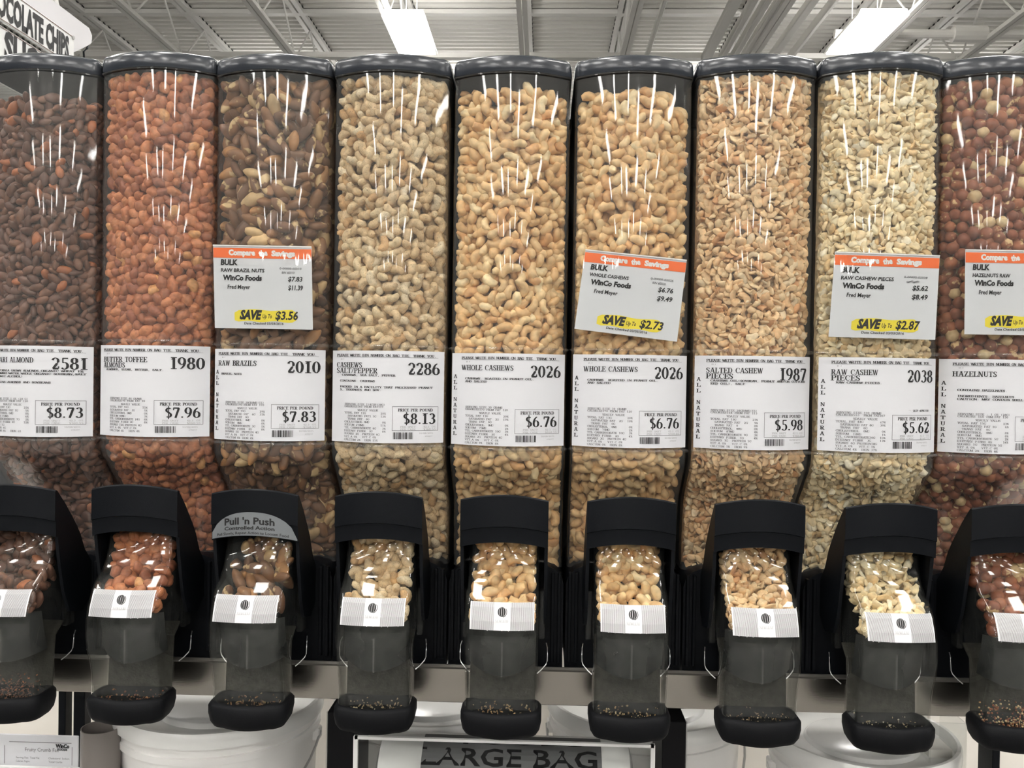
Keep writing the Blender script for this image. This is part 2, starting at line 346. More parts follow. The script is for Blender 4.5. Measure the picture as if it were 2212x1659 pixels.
# sign faces
def signfn(dy, dz, off=0): return lambda u, v: (off+.006, dy+u, dz+v)
def signboard():
    b = MB().box(-.01, .004, -.1, .945, -.005, .167, .003).out('sign_panel', M_white, sg); tag(b, 'upper panel')
    b2 = MB().box(-.01, .004, -.1, .945, -.20, -.03, .003).out('sign_panel', M_white, sg); tag(b2, 'lower panel')
    for s, z0, txt, y0, w_, h in ((b, .0, 'CHOCOLATE CHIPS', .13, .76, .115), (b2, -.195, 'SUGAR', .31, .5, .13)):
        k = Ink(); k.sans(txt, y0, z0+.018, h*1.08, w_, bold=.045); put_ink('sign_lettering', k, signfn(0, 0), M_ink, s)
        k = Ink(); k.rect(-.1, z0+.157, .94, z0+.161); k.rect(-.1, z0+.0, .94, z0+.004); put_ink('border_line', k, signfn(0, 0), mat('brown_line', lin(90, 60, 45), .5), s)
    # rounded white carrier board behind, with its hook
    pts = [(-.1, .08), (.97, .08), (1.15, .19), (1.20, .225), (1.205, .27), (1.17, .30), (-.1, .30)]
    rows = [[(-.06, a, b_) for a, b_ in pts], [(-.03, a, b_) for a, b_ in pts]]
    MB().grid(rows, True, True, True).out('carrier_board', mat('carrier_white', (.72, .71, .73, 1), .35), sg)
    MB().tube([(-.045, .72, .30), (-.045, .73, .34), (-.045, .78, .36), (-.045, .84, .34), (-.045, .86, .30)], .012, 8).out('carry_loop', M_joist, sg)
    MB().tube([(-.04, 1.19, .22), (-.035, 1.16, .18), (-.04, 1.13, .15), (-.04, 1.14, .08)], .006, 6).out('hanging_clip', M_black, sg)
    MB().tube([(.0, .93, .155), (.012, .93, .155)], .01, 10).out('mounting_screw', M_wire, sg)
signboard(); sg.location = (SX, 2.76, 1.62)

# ---------------------------------------------------------------- dispensers
HW = .0728; SAG = .027
ZP = [(.347, .002), (.30, .002), (.20, .002), (.10, .002), (.0, .002), (-.06, .002), (-.12, .002), (-.133, .003), (-.142, .008), (-.152, .018), (-.185, .052), (-.195, .059), (-.21, .064), (-.25, .068), (-.285, .070)]
def yc(z):
    zs = np.array([a for a, _ in ZP][::-1]); yy = np.array([b for _, b in ZP][::-1]); return np.interp(z, zs, yy)
def yfront(x, z): return yc(z)-SAG*(1-(np.asarray(x)/HW)**2)
def bodyring(z, o=0, nb=15, back=.235, hw=HW):
    c = float(yc(z)); r = .004
    f = [(-hw-o+.0, c+r)] + [(x*(1+o/hw), c-o-SAG*(1-(x/hw)**2)) for x in np.linspace(-hw+.0015, hw-.0015, nb)] + [(hw+o, c+r)]
    return [(-hw-o, back)] + f + [(hw+o, back)]
def shell(name, rows, m, parent, th=.0016, close=False, ang=35):
    b = MB(); b.grid(rows, close); o = b.out(name, m, parent)
    return solid(o, th, ang)
def solid(o, th, ang=35):
    """gives a sheet its thickness once, as mesh"""
    md = o.modifiers.new('s', 'SOLIDIFY'); md.thickness = th; md.offset = 0
    dg = bpy.context.evaluated_depsgraph_get(); dg.update()
    me = bpy.data.meshes.new_from_object(o.evaluated_get(dg)); o.modifiers.clear(); o.data = me
    return autosmooth(o, ang)
def arcx(hw, n=13): return np.linspace(-hw, hw, n)

def build_dispenser():
    r = bpy.data.objects.new('bulk_dispenser', None); r.empty_display_size = .05; COL.objects.link(r)
    # clear bin body
    rows = [[(x, y, z) for x, y in bodyring(z)] for z, _ in ZP]
    shell('bin_body', rows, M_body, r)
    # rim flange under the lid and the two ledges that hold the label
    rows = [[(x, y, z) for x, y in bodyring(z, o)] for z, o in ((.3503, .0005), (.3498, .0022), (.3482, .0022), (.3478, .0005))]
    autosmooth(MB().grid(rows).out('bin_rim', M_rimc, r))
    for z0 in (.003, -.1225):
        rr = [[(x*(1+o/HW), float(yfront(x, z0))-o, z0+dz) for x in arcx(HW-.001, 15)] for o, dz in ((.0006, 0), (.0035, .001), (.0042, .0025), (.0035, .004), (.0006, .005))]
        autosmooth(MB().grid(rr).out('label_ledge', M_rimc, r), 60)
    # lid
    def lidring(z, i):
        o = .0016-i; hw = HW+o; rc = .009
        fr = [(x, .002-o-SAG*(1-(x/HW)**2)*1.0) for x in np.linspace(-hw+rc, hw-rc, 15)]
        yl = fr[0][1]
        pts = [(-hw, .24), (-hw, yl+rc*1.1), (-hw+rc*.12, yl+rc*.55), (-hw+rc*.45, yl+rc*.16)] + fr + [(hw-rc*.45, yl+rc*.16), (hw-rc*.12, yl+rc*.55), (hw, yl+rc*1.1), (hw, .24)]
        return [(x, y, z) for x, y in pts]
    b = MB().grid([lidring(z, i) for z, i in ((.3515, .002), (.3505, .0), (.352, -.0008), (.366, .0), (.3695, .0018), (.3715, .0045), (.3722, .009))], True, True, True)
    autosmooth(b.out('lid', M_lid, r), 50)
    # black back plate and funnel housing behind the hood
    MB().box(-HW-.0015, HW+.0015, .236, .240, -.40, .349).out('back_plate', M_backing, r)
    b = MB()
    sh = [(-.0752, -.414), (-.0752, -.300), (-.072, -.289), (-.064, -.281), (-.052, -.276), (.052, -.276), (.064, -.281), (.072, -.289), (.0752, -.300), (.0752, -.414)]
    b.grid([[(x, y, z) for x, z in sh] for y in (.034, .232)], True, True, True)
    h = autosmooth(b.out('funnel_housing', M_black, r), 30)
    for x in (-.0700, -.0615, .0615, .0700):
        zt = -.292 if abs(x) > .07 else -.284
        MB().box(x-.0020, x+.0020, 0.028, .036, -.402, zt, .0006).out('housing_rib', M_black, h)
    # hood: side profile (y, z) swept across, with a bowed front
    HH = .0535
    def hoodrow(y, z, sag, up, hw=HH, n=15): return [(x, y-sag*(1-(x/hw)**2), z+up*(1-(x/hw)**2)) for x in arcx(hw, n)]
    rows = [hoodrow(-.050, -.2365, .011, .0085), hoodrow(-.0545, -.2365, .012, .0085), hoodrow(-.0553, -.218, .012, .008),
            hoodrow(-.0555, -.2175, .012, .008), hoodrow(-.0575, -.2165, .012, .008), hoodrow(-.0572, -.19, .012, .008), hoodrow(-.057, -.180, .012, .008), hoodrow(-.0555, -.1785, .0115, .008), hoodrow(-.052, -.180, .010, .007),
            hoodrow(-.0325, -.199, .006, .004), hoodrow(-.0096, -.225, .002, .001), hoodrow(.003, -.241, 0, 0), hoodrow(.016, -.265, 0, 0), hoodrow(.034, -.285, 0, 0)]
    b = MB().grid(rows)
    prof = [(rw[0][1], rw[0][2]) for rw in rows] + [(.034, -.33), (.012, -.345), (-.02, -.338), (-.034, -.31), (-.046, -.262)]
    for sx in (-1, 1):
        k = len(b.V); n = len(prof)
        b.V += [(sx*HH, a, c) for a, c in prof] + [(sx*(HH-.004), a, c) for a, c in prof]
        o_ = tuple(range(k, k+n)); b.F.append(o_ if sx > 0 else o_[::-1])
        i_ = tuple(range(k+n, k+2*n)); b.F.append(i_[::-1] if sx > 0 else i_)
        for q in range(n): b.F.append((k+q, k+(q+1) % n, k+n+(q+1) % n, k+n+q))
    autosmooth(b.out('hood', M_black, r), 30)
    # clear spout
    SP = [(-.2300, -.034, -.010), (-.250, -.036, -.008), (-.268, -.043, -.006), (-.280, -.054, -.006), (-.290, -.070, -.008), (-.300, -.080, -.010), (-.315, -.0875, -.014), (-.330, -.0915, -.018), (-.348, -.0925, -.026), (-.356, -.0915, -.040),
          (-.370, -.0880, -.047), (-.385, -.0815, -.042), (-.400, -.0775, -.036), (-.415, -.0755, -.036), (-.434, -.0760, -.036)]
    SW = .0425
    def spoutring(z, yf, yb, o=0):
        rc = .007; w_ = SW+o
        f = [(x, yf-o-.0055*(1-(x/SW)**2)) for x in np.linspace(-w_+rc, w_-rc, 11)]
        y0 = f[0][1]
        return [(x, y, z) for x, y in [(-w_, yb), (-w_, y0+rc), (-w_+rc*.13, y0+rc*.5), (-w_+rc*.5, y0+rc*.13)] + f + [(w_-rc*.5, y0+rc*.13), (w_-rc*.13, y0+rc*.5), (w_, y0+rc), (w_, yb)]]
    shell('clear_spout', [spoutring(*a) for a in SP], M_spout, r, .0018, ang=50)
    # clear wings beside the spout, smoked flap and dark chute back inside it
    for sx in (-1, 1):
        w_ = MB().box(min(sx*.0435, sx*.0515), max(sx*.0435, sx*.0515), -.022, -.004, -.3565, -.296, .0012).out('spout_wing', M_spout, r)
    MB().tube([(-.0500, -.006, -.262), (.0500, -.006, -.262)], .0018, 10).out('hinge_pin', M_rimc, r)
    rr = [[(x, yy-bow*(1-(x/.04)**2), z-dz*(1-(x/.04)**2)) for x in arcx(.0395, 13)] for z, yy, bow, dz in ((-.327, -.060, .016, 0), (-.345, -.056, .020, .002), (-.365, -.050, .024, .006), (-.377, -.047, .026, .010))]
    solid(MB().grid(rr).out('chute_flap', M_flap, r), .002)
    MB().box(-.0005, .0015, -.0805, -.050, -.386, -.345).out('flap_seam', M_rimc, r)
    MB().box(-.0410, .0410, -.012, -.006, -.355, -.240).out('chute_back', M_black, r)
    rr = [[(x, y, z) for x in (-.0405, -.02, .0, .02, .0405)] for y, z in ((-.008, -.350), (-.030, -.365), (-.034, -.40), (-.036, -.432))]
    solid(MB().grid(rr).out('chute_liner', M_dusty, r), .002)
    # rubber cap
    def capring(z, i, dz):
        hw = .0485-i; y1 = -.0868+i; y2 = -.029-i; rc = .016-i*.4
        pts = []
        for cx, cy, a0 in ((-hw+rc, y2-rc, 90), (-hw+rc, y1+rc, 180)):
            pts += [(cx+rc*math.cos(math.radians(a0+t)), cy+rc*math.sin(math.radians(a0+t))) for t in (0, 22, 45, 68, 90)]
        pts += [(x, y1-.008*(1-(x/(hw-rc))**2)) for x in np.linspace(-hw+rc, hw-rc, 9)[1:-1]]
        for cx, cy, a0 in ((hw-rc, y1+rc, 270), (hw-rc, y2-rc, 0)):
            pts += [(cx+rc*math.cos(math.radians(a0+t)), cy+rc*math.sin(math.radians(a0+t))) for t in (0, 22, 45, 68, 90)]
        return [(x, y, z+dz*(y+.055)) for x, y in pts]
    b = MB().grid([capring(-.4400, .0100, 0), capring(-.4285, .0085, 0), capring(-.4268, .006, 0), capring(-.4275, .0025, 0), capring(-.431, .0, 0), capring(-.440, .0, 0), capring(-.4505, .002, 0), capring(-.4565, .0055, 0), capring(-.4585, .009, 0), capring(-.452, .012, 0)], True, True, True)
    autosmooth(b.out('rubber_cap', M_rubber, r), 60)
    # wire bails
    for sx in (-1, 1):
        pts = [(sx*x, y, z) for x, y, z in ((.0535, -.006, -.366), (.0548, -.012, -.370), (.0552, -.014, -.378), (.0550, -.015, -.386), (.0535, -.016, -.390), (.048, -.018, -.396), (.0425, -.020, -.4005))]
        MB().tube(pts, .0007, 6).out('wire_bail', M_wire, r)
    # printed strip on the spout: white sheet with fine bars, round leaf emblem and name
    def sf(x, z, o=.0016):
        zs = [a[0] for a in SP][::-1]; ys = [a[1] for a in SP][::-1]
        return (x, float(np.interp(z, zs, ys))-.0055*(1-(min(abs(x), SW)/SW)**2)-o, z)
    X0, X1, Z0, Z1 = -.0375, .0385, -.3255, -.2960
    st = MB().grid([[sf(x, z) for x in np.linspace(X0, X1, 13)] for z in np.linspace(Z0, Z1, 7)]).out('brand_strip', mat('strip_vinyl', lin(232, 232, 234), .25, spec=.5), r)
    k = Ink()
    for i in range(24):
        for x in (X0+.002+i*.00112, X1-.002-i*.00112):
            for za, zb in zip(np.linspace(Z0, Z1, 7)[:-1], np.linspace(Z0, Z1, 7)[1:]): k._put([(x, za), (x+.0004, za), (x+.0004, zb), (x, zb)], [(0, 1, 2, 3)])
    put_ink('fine_bars', k, lambda u, v: sf(u, v, .0020), M_ink2, st)
    k = Ink(); cx, cz, R_ = .0005, -.3055, .0052
    for a, b_ in ((-1, -.72), (-.62, -.22), (-.1, .32), (.42, .80)):
        L_ = []; Rr = []
        for t in np.linspace(-1, 1, 9):
            h_ = math.sqrt(max(0, 1-t*t*.96)); L_.append((cx+R_*(a*h_+.10*t*0), cz+R_*t)); Rr.append((cx+R_*(b_*h_), cz+R_*t*1.0))
        k._put(L_+Rr, [(i, i+9, i+10, i+1) for i in range(8)])
    k.strokes([(cx+R_*1.06*math.cos(t), cz+R_*1.06*math.sin(t)) for t in np.radians(np.linspace(-75, 40, 9))], [.0006]*9)
    put_ink('leaf_emblem', k, lambda u, v: sf(u, v, .0020), M_ink, st)
    k = Ink(); k.serif('NEWLEAF', -.0075, -.3165, .0030, .016, thick=.16)
    put_ink('strip_lettering', k, lambda u, v: sf(u, v, .0020), M_ink3, st)
    return r
def copy_tree(o, parent=None):
    c = o.copy(); COL.objects.link(c); c.parent = parent
    for ch in list(o.children): copy_tree(ch, c)
    return c
proto = build_dispenser()
NUT = [('TAMARI ALMOND', '2581', '$8.73'), ('BUTTER TOFFEE|ALMONDS', '1980', '$7.96'), ('RAW BRAZILS', '2010', '$7.83'), ('CASHEWS|SALT/PEPPER', '2286', '$8.13'), ('WHOLE CASHEWS', '2026', '$6.76'),
       ('WHOLE CASHEWS', '2026', '$6.76'), ('SALTED CASHEW|PIECES', '1987', '$5.98'), ('RAW CASHEW|PIECES', '2038', '$5.62'), ('HAZELNUTS', '', '')]
DL = ['gravity bulk dispenser full of dark tamari almonds labelled 2581', 'gravity bulk dispenser full of butter toffee almonds labelled 1980', 'gravity bulk dispenser of brazil nuts, labelled 2010, grey sticker on its hood',
      'gravity bulk dispenser of salt and pepper cashews labelled 2286', 'gravity bulk dispenser of whole cashews labelled 2026, without a price card', 'gravity bulk dispenser of whole cashews labelled 2026, tilted price card on it',
      'gravity bulk dispenser full of salted cashew pieces labelled 1987', 'gravity bulk dispenser full of pale raw cashew pieces labelled 2038', 'gravity bulk dispenser full of hazelnuts, cut by the right edge of the photo']
DX = [0.001, .0012, -.0018, -.0015, -.0006, .0006, .0008, 0, 0]
DY = [0, 0, 0, 0, 0, 0, -.004, -.012, 0]
DZ = [0, .0026, 0, 0, -.0012, -.0006, 0, 0, 0]
DISP = []
for i in range(9):
    o = proto if i == 0 else copy_tree(proto)
    o.location = ((i-4)*P+DX[i], DY[i], DZ[i])
    tag(o, DL[i], 'dispenser', 'bulk nut dispensers in a row'); DISP.append(o)

# paper labels in the ledges
def lf(u, v, o=.0030):
    x = (u-.5)*2*(HW-.0012); z = -.1155+v*.1155
    return (x, float(yfront(x, z))-o, z)
ING = [["CALIFORNIA GROWN ALMONDS,ORGANIC WHEAT FR", "EE TAMARI(WATER,WHOLE ORGANIC SOYBEAN,SALT", ",ORGANIC ALCOHOL)", "", "CONTAINS:ALMONDS AND SOYBEANS"], ["ALMONDS, SUGAR, BUTTER, SALT."], ["BRAZIL NUTS"],
       ["*CASHEWS, SEA SALT, PEPPER", "", "CONTAINS: CASHEWS", "", "PACKED IN A FACILITY THAT PROCESSED PEANUT", "S, TREENUTS AND SOY."], ["CASHEWS. ROASTED IN PEANUT OIL.", "AND SALTED"], ["CASHEWS. ROASTED IN PEANUT OIL.", "AND SALTED"],
       ["CASHEWS,OIL(SOYBEAN, PEANUT AND/OR COTTONS", "EED OIL), SALT"], ["RAW CASHEW PIECES."], ["CONTAINS HAZELNUTS.", "", "INGREDIENTS: HAZELNUTS.", "CAUTION: MAY CONTAIN SHELL"]]
def facts(sz, cal, fat, rows):
    return [('SERVING SIZE '+sz, ''), ('CALORIES'+cal, ''), ('        %DAILY VALUE', ''), ('TOTAL FAT '+fat[0], fat[1])] + rows
FACT = [facts('1 OZ (28 G)', '160*FROM FAT 120', ('13G', '21%'), [('  SATURATED FAT 1G', '5%'), ('CHOLESTEROL 0MG', '0%'), ('SODIUM 150MG', '6%'), ('TTL CARBOHYDRATE 7G', '2%'), ('DIETARY FIBER 3G', '12%'), ('SUGARS 1G', ''), ('PROTEIN 6G', ''), ('CALCIUM 8%   IRON 6%', '')]),
        facts('40 GRAMS', '190*FROM FAT 90', ('10G', '15%'), [('SATURATED FAT  3G', '5%'), ('CHOLESTEROL 0MG', '0%'), ('SODIUM 80MG', '3%'), ('TTL CARBOHYDRATE 24G', '8%'), ('DIETARY FIBER 2G', '8%'), ('SUGARS 12G PROTEIN 4G', ''), ('VIT.A 0%  VIT.C 0%', ''), ('CALCIUM 6%   IRON 4%', '')]),
        facts('28GRAMS(1Z)', '190*FROM FAT 170', ('19G', '29%'), [('  SATURATED FAT  6G', '31%'), ('  TRANS FAT  0G', ''), ('CHOLESTEROL  0MG', '0%'), ('SODIUM  0MG', '0%'), ('TTL CARBOHYDRATE 3G', '1%'), ('DIETARY FIBER  2G', '8%'), ('SUGARS 1G  PROTEIN 4G', ''), ('VIT.A 0%  VIT.C 0%', ''), ('CALCIUM 4% IRON 4%', '')])]
FACT += [facts('1/4CUP(30G)', '160*FROM FAT117', ('13G', '20%'), [('  SATURATED FAT2.5G', '12%'), ('  TRANS FAT  0G', ''), ('CHOLESTEROL 0MG', '0%'), ('SODIUM 270MG', '11%'), ('TTL CARBOHYDRATE 8G', '3%'), ('DIETARY FIBER  2G', '8%'), ('SUGARS 2G  PROTEIN 6G', ''), ('VIT.A 0%   VIT.C 0%', ''), ('CALCIUM 2%  IRON 25%', '')])]
_c = facts('30 GRAMS', '170*FROM FAT 120', ('13G', '20%'), [('  SATURATED FAT  2G', '10%'), ('  TRANS FAT  0G', ''), ('CHOLESTEROL  0MG', '0%'), ('SODIUM  75MG', '2%'), ('TTL CARBOHYDRATE 10G', '3%'), ('DIETARY FIBER  2G', '4%'), ('SUGARS 2G  PROTEIN 4G', ''), ('VIT.A 0%   VIT.C 0%', ''), ('CALCIUM 0%  IRON 8%', '')])
FACT += [_c, _c, facts('28GRAMS(1Z)', '164*FROM FAT 113', ('13G', '21%'), [('  SATURATED FAT  2G', '9%'), ('  TRANS FAT  0', '0%'), ('CHOLESTEROL  0MG', '0%'), ('SODIUM  87MG', '4%'), ('TTL CARBOHYDRATE 9G', '3%'), ('DIETARY FIBER  1G', '4%'), ('SUGARS 1G  PROTEIN 5G', ''), ('VIT.A 0%   VIT.C 0%', ''), ('CALCIUM 1%  IRON 9%', '')]),
         facts('100 GRAMS', '553 *FROM FAT367', ('44G', '67%'), [('  SATURATED FAT 8G', '39%'), ('  TRANS FAT  0G', ''), ('CHOLESTEROL  0MG', '0%'), ('SODIUM  12MG', '1%'), ('TTL CARBOHYDRATE30G', '10%'), ('DIETARY FIBER  3G', '13%'), ('SUGARS 6G PROTEIN18G', ''), ('VIT.A 0%   VIT.C 1%', ''), ('CALCIUM 4%  IRON 37%', '')]),
         facts(': 1 OZ (28G)', ' 160*FRM FAT 130', ('15G', '23%'), [('  SATURATED FAT 1G', '6%'), ('  TRANS FAT  0G', ''), ('CHOLESTEROL  0MG', '0%'), ('SODIUM  0MG', '0%'), ('TTL CARBOHYDRATE 5G', '2%'), ('DIETARY FIBER 4G', '16%'), ('SUGARS 1G  PROTEIN 5G', ''), ('VIT A 0%   VIT C 0%', ''), ('CALCIUM 2%  IRON 6%', '')])]
for i, d in enumerate(DISP):
    lab = MB().grid([[lf(u, v, .0026) for u in np.linspace(0, 1, 17)] for v in (0, .5, 1)]).out('paper_label', M_paper, d)
    lab.data.polygons.foreach_set('use_smooth', [True]*len(lab.data.polygons))
    K, G2, G3 = Ink(), Ink(), Ink()
    title, num, price = NUT[i]
    A = .64                                   # text widths are in u; one v unit is about .79 of one u unit
    tx = .09 if i not in (1, 2, 3) else .045
    K.serif('PLEASE WRITE BIN NUMBER ON BAG TIE. THANK YOU.', tx, .935, .027, .885-tx+.05, thick=.17, thin=.11, mono=.62)
    G2.rect(tx, .928, .95, .9305, 10); G2.serif('25 #', tx+.04, .90, .014, .035, thick=.16, mono=.6)
    yy = .815
    for j, t in enumerate(title.split('|')): K.serif(t, tx, yy-.062*j, .056, len(t)*.0355, thick=.17, thin=.07)
    if num: K.serif(num, .70, .745, .130, .262, thick=.175)
    yy = .722 if '|' in title else .715
    if i in (8,): yy = .66
    for j, t in enumerate(ING[i]):
        if t: K.serif(t, tx+.035, yy-j*.032, .021, len(t)*.0197, thick=.17, thin=.11, mono=.62)
    if i not in (0, 1, 3):
        for j, ch in enumerate('ALL NATURAL'):
            if ch != ' ': K.serif(ch, .018, .725-j*.0625+(.0 if j < 4 else .0), .040, .03, thick=.16, thin=.1)
    for j, (a, b_) in enumerate(FACT[i]):
        vy = .395-j*.0325+(.012 if j > 1 else (.018 if j == 1 else .010))
        G2.serif(a, .13, vy, .021, len(a)*.0158, thick=.14, thin=.10, mono=.62)
        if b_: G2.serif(b_, 0, vy, .021, len(b_)*.0158, thick=.14, thin=.10, mono=.62, right=.515)
    bx0, bx1, by0, by1 = .57, .955, .135, .40
    for a in ((bx0, by0, bx1, by0+.004, 8), (bx0, by1-.004, bx1, by1, 8), (bx0, by0, bx0+.003, by1, 1), (bx1-.003, by0, bx1, by1, 1)): G2.rect(*a)
    K.serif('PRICE PER POUND', .62, .345, .032, .29, thick=.18, thin=.08)
    if price: K.serif(price, .665, .21, .115, .268, thick=.175)
    for j, (a, b_) in enumerate((('PER UNIT', '42.3c OZ'), ('PER CASE', '$160.55'))):
        G3.serif(a, .64, .17-j*.028, .019, .13, thick=.15, thin=.1, mono=.62); G3.serif(b_, 0, .17-j*.028, .019, .10, thick=.15, thin=.1, right=.935)
    G3.serif('10/08/2015', .80, .10, .016, .115, thick=.14, thin=.1); G3.serif('678257', .85, .068, .014, .06, thick=.14, thin=.1)
    if i == 7: K.serif('***RCP 678258', .715, .435, .021, .21, thick=.15, thin=.1, mono=.62)
    put_ink('printed_text', K, lambda u, v: lf(u, v), M_ink, lab)
    put_ink('fine_print', G2, lambda u, v: lf(u, v), M_ink2, lab)
    put_ink('faint_print', G3, lambda u, v: lf(u, v), M_ink3, lab)
    B_ = Ink(); rb = random.Random(i+5); u = .58
    while u < .752:
        w_ = rb.choice((.0025, .0025, .005, .0075)); B_.rect(u, .045, u+w_, .118-(.0)); u += w_+rb.choice((.0025, .004, .006))
    put_ink('barcode', B_, lambda u, v: lf(u, v), M_ink, lab)

# grey curved sticker on the hood of the brazil nut dispenser
def hf(x, z, o=.0008): return (x, -.0553-.0125*(1-(x/.0535)**2)-o-.0012, z)
d = DISP[2]; sN = 17
xs = np.linspace(-.0525, .0545, sN)*.98
def sb(x): return -.2345+.0075*(1-(x/.0535)**2)
def stp(x): q = 1-abs(x/.0530)**2.6; return sb(x)+.027*max(0, q)**.55+.0015
rows = [[hf(x, sb(x)+(stp(x)-sb(x))*t) for x in xs] for t in (0, .33, .66, 1)]
stk = MB().grid(rows).out('hood_sticker', mat('silver_sticker', lin(128, 132, 136), .35, metal=.3, var=.08, vscale=80), d); tag(stk, 'silver arched sticker')
k = Ink(); k.sans("Pull 'n Push", -.034, .0140, .0085, .062, bold=.03); k.sans('Controlled Action', -.034, .0078, .0042, .062, bold=.03); k.sans('Pull Slowly, Repeat Action to Loosen Food', -.044, .0020, .0034, .088, bold=.01)
put_ink('sticker_lettering', k, lambda u, v: hf(u, sb(u)+v, .0012), M_ink, stk)

# ---------------------------------------------------------------- price cards
def card(quad, label, item, code, binn, p1, p2, save, depth):
    """flat card in a clear sleeve, taped to the bulge of a bin; quad = its four corners in metres (x, z)"""
    TL, TR, BR, BL = [np.array(q) for q in quad]
    t = root('price_card', (float(BL[0]), depth, float(BL[1])), label, 'price card', 'compare the savings cards')
    def f(o): 
        def g(u, v):
            p = (BL*(1-u)+BR*u)*(1-v)+(TL*(1-u)+TR*u)*v - BL
            return (p[0], -o, p[1])
        return g
    def sheet(name, m, u0, u1, v0, v1, o, th, n=6):
        g = f(0); b = MB()
        us = np.linspace(u0, u1, n)
        b.grid([[(g(u, v)[0], -o, g(u, v)[2]) for u in us] for v in (v0, v1)]); o_ = b.out(name, m, t); return solid(o_, th)
    sheet('card_sheet', M_paper, 0, 1, 0, 1, .0008, .0007)
    sheet('header_band', M_orange, .002, .998, .845, .965, .00135, .0002)
    sheet('clear_sleeve', M_sleeve, -.004, 1.004, -.012, 1.008, .0027, .0003)
    sheet('sleeve_edge', M_white, 0, 1, .985, 1.0, .0017, .0008)
    # yellow marker stroke
    g = f(.00135); b = MB(); rn = random.Random(len(label))
    us = np.linspace(.205, .835, 16)
    lo = [(g(u, .085+.008*math.sin(u*23)+(.02 if j in (0, 15) else 0))) for j, u in enumerate(us)]; hi = [(g(u, .225+.008*math.sin(u*17+1)-(.03 if j in (0, 15) else 0))) for j, u in enumerate(us)]
    b.grid([lo, hi]).out('marker_highlight', M_yellow, t)
    K = Ink(); Wt = Ink(); N = Ink()
    def T(txt, x0, x1, y0, y1, bold=.0, shear=.0, tgt=None, rot=0): (tgt or K).sans(txt, (x0-150)/1620, 1-(y1-140)/1380, (y1-y0)/1380, (x1-x0)/1620, bold+.018, shear, rot)
    T('Compare', 405, 845, 215, 305, .045, 0, Wt); T('the', 905, 1055, 225, 318, .04, 0, Wt, .14); T('Savings', 1110, 1500, 220, 308, .045, 0, Wt)
    T('BULK', 270, 550, 378, 470, .03, .1); T(item, 270, 270+len(item)*48, 525, 585, .012, .08); T('WinCo Foods', 305, 945, 635, 722, .035, .1); T('Fred Meyer', 375, 750, 795, 865, .005, .1)
    T(code, 1240, 1600, 495, 530, .0, .1, N); T(binn, 1275, 1485, 562, 600, .0, .1, N)
    T(p1, 1375, 1615, 645, 725, .01, .15); T(p2, 1375, 1620, 790, 870, .01, .15)
    T('SAVE', 565, 940, 1215, 1362, .04, .3); T('Up To', 945, 1100, 1275, 1345, .0, .25); T(save, 1155, 1530, 1222, 1362, .01, .2); T('Date Checked 03/03/2016', 640, 1290, 1412, 1452, .0, .1)
    put_ink('card_lettering', K, f(.00150), M_ink, t); put_ink('header_lettering', Wt, f(.00160), M_white, t); put_ink('code_lettering', N, f(.0015), M_ink2, t)
    return t
card([(-.371, .1293), (-.2469, .1283), (-.2439, .0248), (-.3675, .0255)], 'orange topped price card for raw brazil nuts, save $3.56', 'RAW BRAZIL NUTS', '0-00000-02010', 'BIN #2010', '$7.83', '$11.39', '$3.56', -.031)
card([(.0935, .1283), (.2177, .1166), (.2075, .0161), (.0815, .0303)], 'tilted orange topped price card for whole cashews, save $2.73', 'WHOLE CASHEWS', '0-00000-02026', 'BIN #2026', '$6.76', '$9.49', '$2.73', -.031)
card([(.3935, .1269), (.5179, .1237), (.5145, .0221), (.3877, .0242)], 'orange topped price card for raw cashew pieces, save $2.87', 'RAW CASHEW PIECES', '0-00000-02038', '#', '$5.62', '$8.49', '$2.87', -.043)
card([(.5536, .133), (.6706, .132), (.6728, .0298), (.5546, .0299)], 'orange topped price card for raw hazelnuts, cut by the photo edge', 'HAZELNUTS RAW', '', '', '', '', '', -.031)

# ---------------------------------------------------------------- rail and what stands under it
rl = MB().box(-1.3, 1.3, .0105, .0165, -.4525, -.405, .001)
rl = tag(rl.out('steel_rail', M_steel), 'brushed stainless steel rail running below all the dispensers', 'rail')
MB().grid([[(x, .0165, -.4045) for x in (-1.3, 1.3)], [(x, .0115, -.4035) for x in (-1.3, 1.3)], [(x, .0095, -.4065) for x in (-1.3, 1.3)], [(x, .0105, -.409) for x in (-1.3, 1.3)]]).out('rolled_edge', mat('dark_steel_edge', (.10, .094, .085, 1), .45, metal=.6), rl)  # edge steel is darker and rougher than the rail
MB().box(-1.3, 1.3, .0165, .034, -.4525, -.4485).out('rail_flange', M_steel, rl)
tag(MB().box(-1.3, 1.3, .244, .250, -.449, .366).out('rack_back_panel', M_backing), 'dark panel standing behind the whole row of dispensers', 'panel')
bs = tag(root('lower_shelf', (0, .2, -.87), None, None), 'off white shelf under the buckets', 'shelf')
MB().box(-1.5, 1.5, -.10, .45, -.02, 0, .003).out('shelf_board', M_shelf, bs)
MB().box(-1.5, 1.5, .42, .45, 0, .62).out('shelf_back', M_shelf, bs)
MB().box(-.76, -.735, .30, .33, 0, .5).out('upright', M_shelf, bs); MB().box(.70, .725, .28, .31, 0, .5).out('upright', M_shelf, bs)
